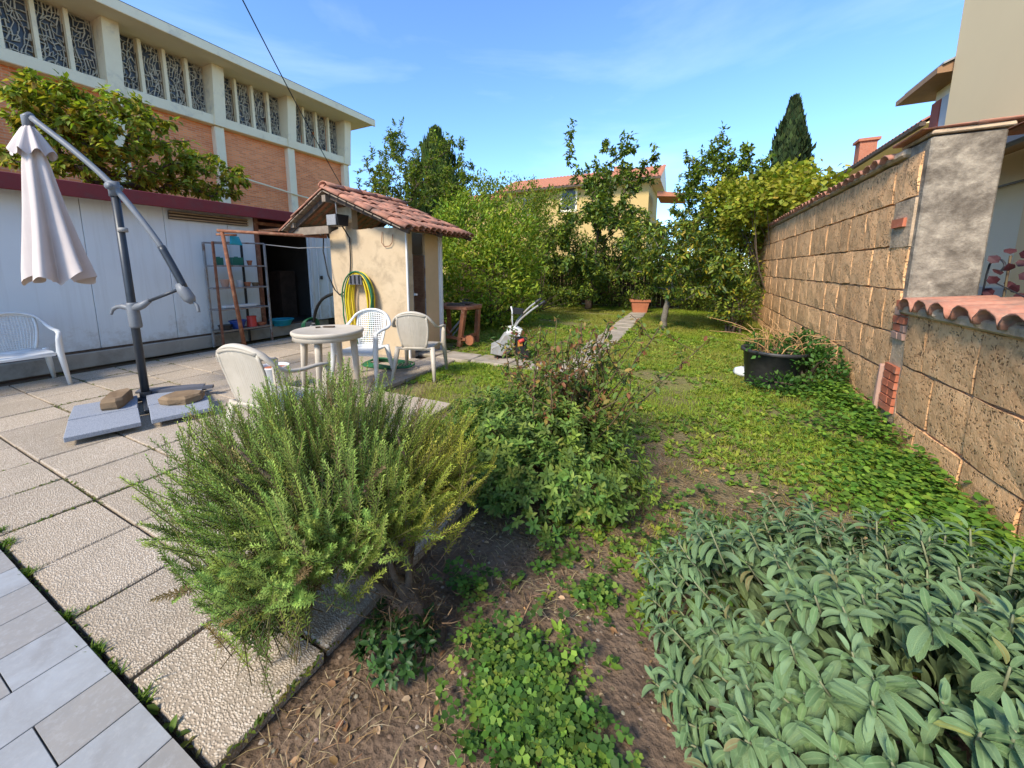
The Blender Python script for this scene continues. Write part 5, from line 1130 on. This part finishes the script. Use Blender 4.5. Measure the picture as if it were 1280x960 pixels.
mound('low_shrub', 'rounded glossy green shrub with small leaves behind the rosemary', MC, np.array([.72, .60, .50]), 2100, 8, .043, .45, [(.15, .235, .05), (.18, .265, .055), (.23, .305, .06), (.105, .175, .04), (.125, .20, .045)], 'leaf')
rb = thing('rose_bush', 'leggy rose canes sprouting above the glossy low shrub', 'rose', (MC[0]+.15, MC[1]+.2, 0)); st = MB(); LP, LD = [], []
for k in range(46):
    b0_ = np.array([MC[0]+.15+rng.normal(0, .15), MC[1]+.25+rng.normal(0, .15), .1]); e_ = b0_+np.array([rng.normal(.08, .30), rng.normal(.05, .22), rng.uniform(.5, .95)])
    p_ = smooth_path([b0_, (b0_+e_)/2+rng.normal(0, .06, 3), e_], 6); st.tube(p_, np.linspace(.007, .003, len(p_)), 5)
    for j in range(3):
        s_ = p_[rng.integers(5, len(p_)-1)]; e2 = s_+np.array([rng.normal(0, .12), rng.normal(0, .12), rng.uniform(.05, .2)]); q_ = smooth_path([s_, (s_+e2)/2+rng.normal(0, .015, 3), e2], 3); st.tube(q_, .0028, 4); m_ = rng.integers(9, 20); LP.append(q_[rng.integers(1, len(q_), m_)]); LD.append(np.tile(unit(e2-s_), (m_, 1)))
    m_ = 34; LP.append(p_[rng.integers(3, len(p_), m_)]); LD.append(np.tile(unit(e_-b0_), (m_, 1)))
st.build('canes', 'cane', rb, True)['kind'] = 'stuff'
P = np.concatenate(LP)+rng.normal(0, .012, (len(np.concatenate(LP)), 3)); n = len(P); D = unit(np.concatenate(LD)*.3+rnd_dirs(n)-np.array([0, 0, .2])); S = rng.uniform(.025, .055, n)
scatter('leaves', *LEAF4, P, frames(D, unit(rnd_dirs(n)*.5+np.array([0, 0, 1.]))), np.stack([S*.55, S, S*.7], 1), pick([(.13, .20, .04), (.18, .24, .05), (.30, .23, .06), (.25, .11, .05), (.10, .16, .04)], n), 'leaf', rb)['kind'] = 'stuff'
# small dark plant under the rosemary trunk
q = G(485, 832); mound('seedling_clump', 'small dark green leafy clump under the rosemary trunk', np.array([q[0], q[1]+.05, .0]), np.array([.13, .12, .13]), 90, 7, .035, .5, [(.03, .075, .02), (.045, .10, .025)], 'leaf_gloss', 'plant')

# ---- sage
SGC = np.array([.79, 1.36, .0]); SGR = np.array([.83, .74, .56])
sg = thing('sage_bush', 'large mound of grey green sage with long felted leaves', 'bush', SGC)
def sage_leaf(seed, asp):
    r2 = np.random.default_rng(seed); nu = 6; V = []; curl = r2.uniform(.05, .35); tw_ = r2.uniform(-.2, .2)
    for i in range(nu+1):
        t_ = i/nu; w_ = asp*.5*(math.sin(math.pi*(t_*.9+.03))**.55) if 0 < i < nu else (.02 if i == 0 else .015)
        zc = -curl*t_*t_+.10*math.sin(t_*3)
        for s in (-1, 0, 1): V.append((s*w_, t_, zc+(.07*abs(s)*math.sin(math.pi*t_))+s*w_*tw_))
    return np.array(V), [(i*3+k, i*3+k+1, i*3+k+4, i*3+k+3) for i in range(nu) for k in range(2)]
SLF = [sage_leaf(k, a_) for k, a_ in enumerate((.28, .31, .34, .29, .37, .31))]
scol = np.array([(.145, .225, .105), (.175, .255, .13), (.12, .20, .08), (.20, .275, .15), (.15, .23, .085), (.165, .245, .11)])*np.array([.76, .83, .78])
smesh = []
for (V, Fs), c_ in zip(SLF, scol):
    me = MB().add(V, Fs).mesh('leaf', 'sage', True); at = me.attributes.new('tint', 'FLOAT_COLOR', 'POINT'); cc4 = np.tile([*c_, 1.], (len(V), 1)); cc4[:, 3] = np.tile([1, 0, 1], 7); at.data.foreach_set('color', cc4.reshape(-1).astype(np.float32)); smesh.append(me)
nsh = 520; LT, LR_, LS = [], [], []; st = MB()
gi = np.arange(nsh*3); zz_ = 1-(gi+.5)/(nsh*3); ph = gi*2.39996
dd = np.stack([np.sqrt(1-zz_**2)*np.cos(ph), np.sqrt(1-zz_**2)*np.sin(ph), zz_], 1); dd = dd[rng.permutation(len(dd))[:nsh]]
for d in dd:
    lobe = 1+.12*math.sin(d[0]*7+1)*math.sin(d[1]*6)+rng.normal(0, .05); tipp = SGC+d*SGR*lobe; ax = unit(d*np.array([1., 1., .55])+np.array([0, 0, .6])+rng.normal(0, .12, 3)); L_ = rng.uniform(.045, .08)
    sd_ = unit(np.cross(ax, (.3, .5, .1))); b2 = np.cross(ax, sd_); ph = rng.random()*6.28; npair = rng.integers(6, 9)
    st.tube([tipp-ax*L_*1.8, tipp-ax*L_*.4, tipp], [.004, .003, .002], 5)
    for k in range(npair):
        v_ = k/(npair-1); p_ = tipp-ax*L_*(1-v_)
        for s in (0, 1):
            a_ = ph+k*math.pi/2+s*math.pi+rng.normal(0, .2); rd = math.cos(a_)*sd_+math.sin(a_)*b2
            LT.append(p_+rd*.006); dv = unit(rd*(1.15-.6*v_)+ax*(.0+.8*v_**1.8)-np.array([0, 0, .35*(1-v_)])+rng.normal(0, .1, 3)); LR_.append((dv, unit(ax*.9+np.array([0, 0, .4])-rd*.15+rng.normal(0, .1, 3)))); LS.append(rng.uniform(.65, 1.18)*(.088-.042*v_))
st.build('stems', 'sage_stem', sg, True)['kind'] = 'stuff'
LT = np.array(LT); FR = frames(np.array([x[0] for x in LR_]), np.array([x[1] for x in LR_])); LS = np.array(LS)
ok = LT[:, 2] > .02; LT, FR, LS = LT[ok], FR[ok], LS[ok]
out = np.linalg.norm((LT-SGC)/SGR, axis=1); dist = np.linalg.norm(LT-EYE, axis=1); facing = unit(LT-SGC)@unit(EYE-SGC); P_ = LT-EYE
px_ = PX+F*(P_@_r)/(P_@_f); py_ = PY-F*(P_@_u)/(P_@_f); inside = (px_ > 0) & (px_ < 1275) & (py_ < 955) & (py_ > 0)
score = LS/dist*(out > .85)*(facing > -.15)*inside; big = np.argsort(-score)[:300]; var = rng.integers(0, 6, len(LT))
for i in big: place('leaf', smesh[var[i]], sg, LT[i], Matrix(FR[i].tolist()).to_euler(), (LS[i],)*3)
rest = np.setdiff1d(np.arange(len(LT)), big)
C = scol[var[rest]]*(1+rng.normal(0, .12, (len(rest), 1))); yl_ = rng.random(len(rest)) < .03; C[yl_] = pick([(.26, .24, .07), (.22, .16, .07)], int(yl_.sum()))
scatter('foliage', *SLF[1], LT[rest], FR[rest], LS[rest], C, 'sage', sg, True, alpha=np.tile([1., 0, 1], 7))['kind'] = 'stuff'
n = 2200; d = rnd_dirs(n); d[:, 2] = np.abs(d[:, 2]); P = SGC+d*SGR*rng.uniform(.35, .8, (n, 1)); P[:, 2] = np.maximum(P[:, 2], .05); D = unit(d+np.array([0, 0, .3])+rng.normal(0, .4, (n, 3)))
scatter('inner_foliage', *SLF[2], P, frames(D, unit(rnd_dirs(n)*.5+np.array([0, 0, 1.]))), rng.uniform(.06, .1, n), pick([(.14, .2, .09), (.17, .23, .11), (.12, .16, .06)], n, .12), 'sage', sg, True, alpha=np.tile([1., 0, 1], 7))['kind'] = 'stuff'

# ================================================================== GROUND COVER
def lawn_mask(x, y):
    ok = (x > -1.08) & (x < 1.6)
    ok |= (y > 1.85) & (x > -2.05) & (x < 1.6); ok |= (y > 3.2) & (x > -3.16) & (x < 1.6); ok |= (y > 5.3) & (x > -7.2) & (x < 1.6)
    ok &= ~((np.abs(x+1.42) < .21) & (y > 4.45) & (y < 12.9)); ok &= ~((np.abs(y-5.05) < .2) & (x > -3.95) & (x < -1.2)); ok &= ~((x < -3.78) & (x > -5.6) & (y > 4.5) & (y < 6))
    return ok
def polar(n, y0, y1, pw=1.6):         # denser near the camera
    y = y0+(y1-y0)*rng.random(n)**pw; x = rng.uniform(-7., 1.6, n); return x, y
green_amt = lambda x, y: np.clip((y-1.6)/1.3, 0, 1)*np.clip((fbm(x, y, 1.15)-.345)/.16+np.clip((y-6)/4, 0, .6), 0, 1)
x, y = polar(900000, .6, 14.5, 1.7); g_ = green_amt(x, y)*(.35+.65*np.clip((fbm(x+30, y, 3.2)-.3)/.25, 0, 1)); k = lawn_mask(x, y) & (rng.random(len(x)) < g_*np.clip(.15+y/5, .3, 1)); x, y = x[k], y[k]; n = len(x)
sc_d = np.clip(.75+np.hypot(x, y)/9, .8, 2.2); S = rng.uniform(.02, .058, n)*np.clip(sc_d, .8, 1.5); az = rng.random(n)*6.28
D = unit(np.stack([np.cos(az)*.85, np.sin(az)*.85, rng.uniform(.35, 1.3, n)], 1)); Nn = unit(np.stack([-np.cos(az), -np.sin(az), np.ones(n)], 1)); P = np.stack([x, y, gz(x, y)], 1)
tone = fbm(x, y, .7)[:, None]; cA = pick([(.25, .335, .03), (.31, .37, .036), (.20, .29, .03)], n, .18); cB = pick([(.34, .33, .05), (.36, .29, .10), (.28, .30, .045)], n, .18); wq = np.clip((tone-.36)/.25, 0, 1)*.8
props(scatter('lawn_grass', *BLADE, P, frames(D, Nn), np.stack([.0034*sc_d, S, S], 1), cA*(1-wq)+cB*wq, 'leaf'), 'patchy short grass of the lawn', 'grass', kind='stuff')
# broad-leaved weeds in rosettes
x, y = polar(26000, 1.2, 11, 1.5); g_ = np.clip((fbm(x+11, y+5, 1.3)-.38)/.15, 0, 1)*np.clip((y-1.3)/.8, 0.03, 1); k = lawn_mask(x, y) & (rng.random(len(x)) < g_*.8); x, y = x[k], y[k]; n = len(x); per = 7
az = ((np.arange(per)*2.4)[None]+rng.random((n, 1))*6.28).reshape(-1); P = np.repeat(np.stack([x, y, gz(x, y)+.004], 1), per, 0)+rng.normal(0, .012, (n*per, 3))*np.array([1, 1, .2]); lift = rng.uniform(.15, 1.1, n*per)
D = unit(np.stack([np.cos(az), np.sin(az), lift], 1)); S = rng.uniform(.022, .055, n*per)*np.clip(.8+np.repeat(y, per)/14, .8, 1.4)
props(scatter('lawn_weeds', *LEAF4, P, frames(D, np.tile([0, 0, 1.], (n*per, 1))), np.stack([S*.5, S, S*.6], 1), np.repeat(pick([(.17, .27, .034), (.23, .32, .04), (.13, .225, .03), (.29, .34, .045)], n, .16), per, 0), 'leaf'), 'low broad leaved weeds spread through the lawn', 'weeds', kind='stuff')
# clover
def gauss_pts(lst):
    out = []
    for (px0, py0, rx_, ry_, m_, yawv) in lst:
        c_ = G(px0, py0); out.append(np.stack([c_[0]+rng.normal(0, rx_, m_), c_[1]+rng.normal(0, ry_, m_)], 1))
    return np.concatenate(out)
XY = gauss_pts([(655, 850, .11, .09, 420, 0), (690, 930, .12, .06, 430, 0), (640, 905, .1, .08, 200, 0), (590, 735, .07, .055, 85, 0), (745, 745, .07, .06, 80, 0), (820, 700, .14, .17, 150, 0), (880, 640, .18, .22, 170, 0), (700, 690, .08, .12, 70, 0), (600, 790, .04, .04, 24, 0)])
x, y = XY[:, 0], XY[:, 1]; k = lawn_mask(x, y); x, y = x[k], y[k]; n = len(x); h = rng.uniform(.006, .075, n); top = np.stack([x, y, gz(x, y)+h], 1); az0 = rng.random(n)*6.28; tilt = unit(np.stack([rng.normal(0, .45, n), rng.normal(0, .45, n), np.ones(n)], 1))
az = (az0[:, None]+np.arange(3)*2.094).reshape(-1); D = unit(np.stack([np.cos(az), np.sin(az), rng.normal(.05, .12, 3*n)], 1)); CLV = (np.array([(0, 0, 0), (.48, .55, .05), (.3, .98, 0), (0, .85, -.04), (-.3, .98, 0), (-.48, .55, .05)]), [(0, 1, 2, 3), (0, 3, 4, 5)])
S = np.repeat(rng.uniform(.011, .029, n), 3)
props(scatter('clover', *CLV, np.repeat(top, 3, 0), frames(D, np.repeat(tilt, 3, 0)), S, np.repeat(pick([(.10, .20, .035), (.14, .25, .04), (.075, .155, .03), (.19, .28, .045), (.06, .12, .025)], n, .2), 3, 0), 'leaf'), 'clover patches on the bare soil between the bushes', 'clover', kind='stuff')
# leafy band at the foot of the tuff wall
n = 15000; y = 1.9+6.5*rng.random(n)**1.5; wdt = np.clip(.85-.06*(y-2), .3, .8)*(.55+.8*vnoise(y*1.7, y*0)); x = 1.58-np.abs(rng.normal(0, .42, n))*wdt; k = (vnoise(x*5+3, y*5) > .22) & (x > .3); x, y = x[k], y[k]; n = len(x)
hh = (.02+(.09+.11*np.clip((y-3.2)/1.5, 0, 1))*rng.random(n)**1.5*np.clip((x-.75)/.7, .15, 1)); az = rng.random(n)*6.28
D = unit(np.stack([np.cos(az), np.sin(az), rng.normal(.0, .25, n)], 1)); S = rng.uniform(.02, .05, n)
props(scatter('wall_foot_weeds', *LEAF4, np.stack([x, y, gz(x, y)+hh], 1), frames(D, unit(rng.normal(0, .3, (n, 3))+np.array([0, 0, 1.]))), np.stack([S*.85, S, S*.7], 1), pick([(.11, .22, .028), (.15, .27, .034), (.20, .31, .04), (.08, .17, .024)], n, .18), 'leaf'), 'band of broad leafy weeds along the foot of the tuff wall', 'weeds', kind='stuff')
tt = np.array(tub.location); bush('tub_creeper', 'leafy creeper spilling around the black tub', [(tt+np.array([.36, -.16, .24]), np.array([.28, .22, .30])), (tt+np.array([.28, .1, .46]), np.array([.26, .24, .16])), (tt+np.array([-.02, -.36, .08]), np.array([.26, .12, .13])), (tt+np.array([-.1, -.05, .46]), np.array([.2, .18, .07]))], .055, 2600, [(.04, .10, .02), (.06, .14, .025), (.085, .18, .03)], 'leaf', .6, base=(tt[0]+.3, tt[1], 0), clump=6)
# straw, dead leaves, pebbles on the bare soil
n = 7000; x = rng.uniform(-1.1, 1.4, n); y = .4+3.4*rng.random(n)**1.2; k = (fbm(x+4, y+8, 2.) > .44) & lawn_mask(x, y); x, y = x[k], y[k]; n = len(x); az = rng.random(n)*6.28
D = unit(np.stack([np.cos(az), np.sin(az), rng.uniform(-.02, .25, n)], 1)); S = rng.uniform(.025, .11, n)
props(scatter('dry_straw', *BLADE, np.stack([x, y, gz(x, y)+.004], 1), frames(D, np.tile([0, 0, 1.], (n, 1))), np.stack([rng.uniform(.0015, .0035, n), S, S], 1), pick([(.40, .29, .15), (.30, .20, .10), (.47, .36, .21), (.24, .15, .08)], n), 'straw'), 'dry straw and stalks scattered on the soil', 'straw', kind='stuff')
n = 1500; x = rng.uniform(-1.1, 1.5, n); y = .4+7*rng.random(n)**1.8; k = lawn_mask(x, y); x, y = x[k], y[k]; n = len(x); az = rng.random(n)*6.28; D = unit(np.stack([np.cos(az), np.sin(az), rng.normal(.1, .2, n)], 1)); S = rng.uniform(.012, .036, n)
props(scatter('dead_leaves', *LEAF4, np.stack([x, y, gz(x, y)+.006], 1), frames(D, unit(rng.normal(0, .4, (n, 3))+np.array([0, 0, 1.]))), np.stack([S*.6, S, S], 1), pick([(.34, .2, .09), (.24, .13, .06), (.42, .3, .17), (.17, .09, .045)], n), 'straw'), 'fallen brown leaves on the soil and lawn', 'leaves', kind='stuff')
PEB = (np.array([(0, 0, .5), (.6, 0, .1), (.2, .5, .15), (-.5, .3, .1), (-.45, -.35, .1), (.25, -.5, .12)]), [(0, 1, 2), (0, 2, 3), (0, 3, 4), (0, 4, 5), (0, 5, 1)])
n = 2600; x = rng.uniform(-1.1, .6, n); y = .4+2.2*rng.random(n)**1.3; k = lawn_mask(x, y); x, y = x[k], y[k]; n = len(x); az = rng.random(n)*6.28; S = rng.uniform(.003, .012, n)*rng.uniform(.6, 1.6, n)
props(scatter('soil_crumbs', *PEB, np.stack([x, y, gz(x, y)-.001], 1), frames(np.stack([np.cos(az), np.sin(az), 0*az], 1), np.tile([0, 0, 1.], (n, 1))), S, pick([(.17, .12, .08), (.11, .075, .05), (.26, .2, .14), (.35, .29, .22)], n), 'straw'), 'crumbs of earth and small pebbles on the bare soil', 'pebbles', kind='stuff')
# weeds and moss in the paving joints
PT = []
for k in range(13):
    xl = PX0-PPX*k; m_ = 900; yv = rng.uniform(.42, 4.9, m_); PT.append(np.stack([xl+rng.normal(0, .008, m_), yv], 1))
for yl in YL: m_ = 900; PT.append(np.stack([rng.uniform(-7.5, -1.15, m_), yl+rng.normal(0, .008, m_)], 1))
PT = np.concatenate(PT); x, y = PT[:, 0], PT[:, 1]; dens = np.clip((fbm(x*1.0+2, y*1.0+13, 1.6)-.47)/.14, 0, 1); dens[(y < .45)] *= .9; k = (rng.random(len(x)) < dens) & ~lawn_mask(x, y); x, y = x[k], y[k]; n = len(x); az = rng.random(n)*6.28
D = unit(np.stack([np.cos(az), np.sin(az), rng.uniform(.2, 1., n)], 1)); S = rng.uniform(.008, .026, n)*(1+1.0*(rng.random(n) < .06)*(y < .6))
props(scatter('joint_weeds', *LEAF4, np.stack([x, y, np.full(n, -.004)], 1), frames(D, np.tile([0, 0, 1.], (n, 1))), np.stack([S*.5, S, S], 1), pick([(.11, .15, .02), (.085, .14, .022), (.17, .19, .03), (.13, .11, .035)], n), 'leaf'), 'moss and tiny weeds growing in the paving joints', 'moss', kind='stuff')
XY = []
for (px0, py0, m_) in ((35, 718, 60), (84, 772, 60), (118, 815, 70), (140, 840, 50), (178, 875, 40), (0, 665, 50), (10, 680, 60)):
    c_ = G(px0, py0); XY.append(np.stack([c_[0]+rng.normal(0, .02, m_), c_[1]+rng.normal(0, .014, m_)], 1))
XY = np.concatenate(XY); n = len(XY); az = rng.random(n)*6.28; D = unit(np.stack([np.cos(az), np.sin(az), rng.uniform(.3, 1.6, n)], 1)); S = rng.uniform(.02, .05, n)
props(scatter('joint_grass', *BLADE, np.stack([XY[:, 0], XY[:, 1], np.full(n, -.002)], 1), frames(D, np.stack([-np.cos(az), -np.sin(az), np.ones(n)], 1)), np.stack([S*.16, S, S], 1), pick([(.10, .18, .022), (.13, .21, .025)], n), 'leaf'), 'bright tufts of grass along the terrace edge', 'grass', kind='stuff')
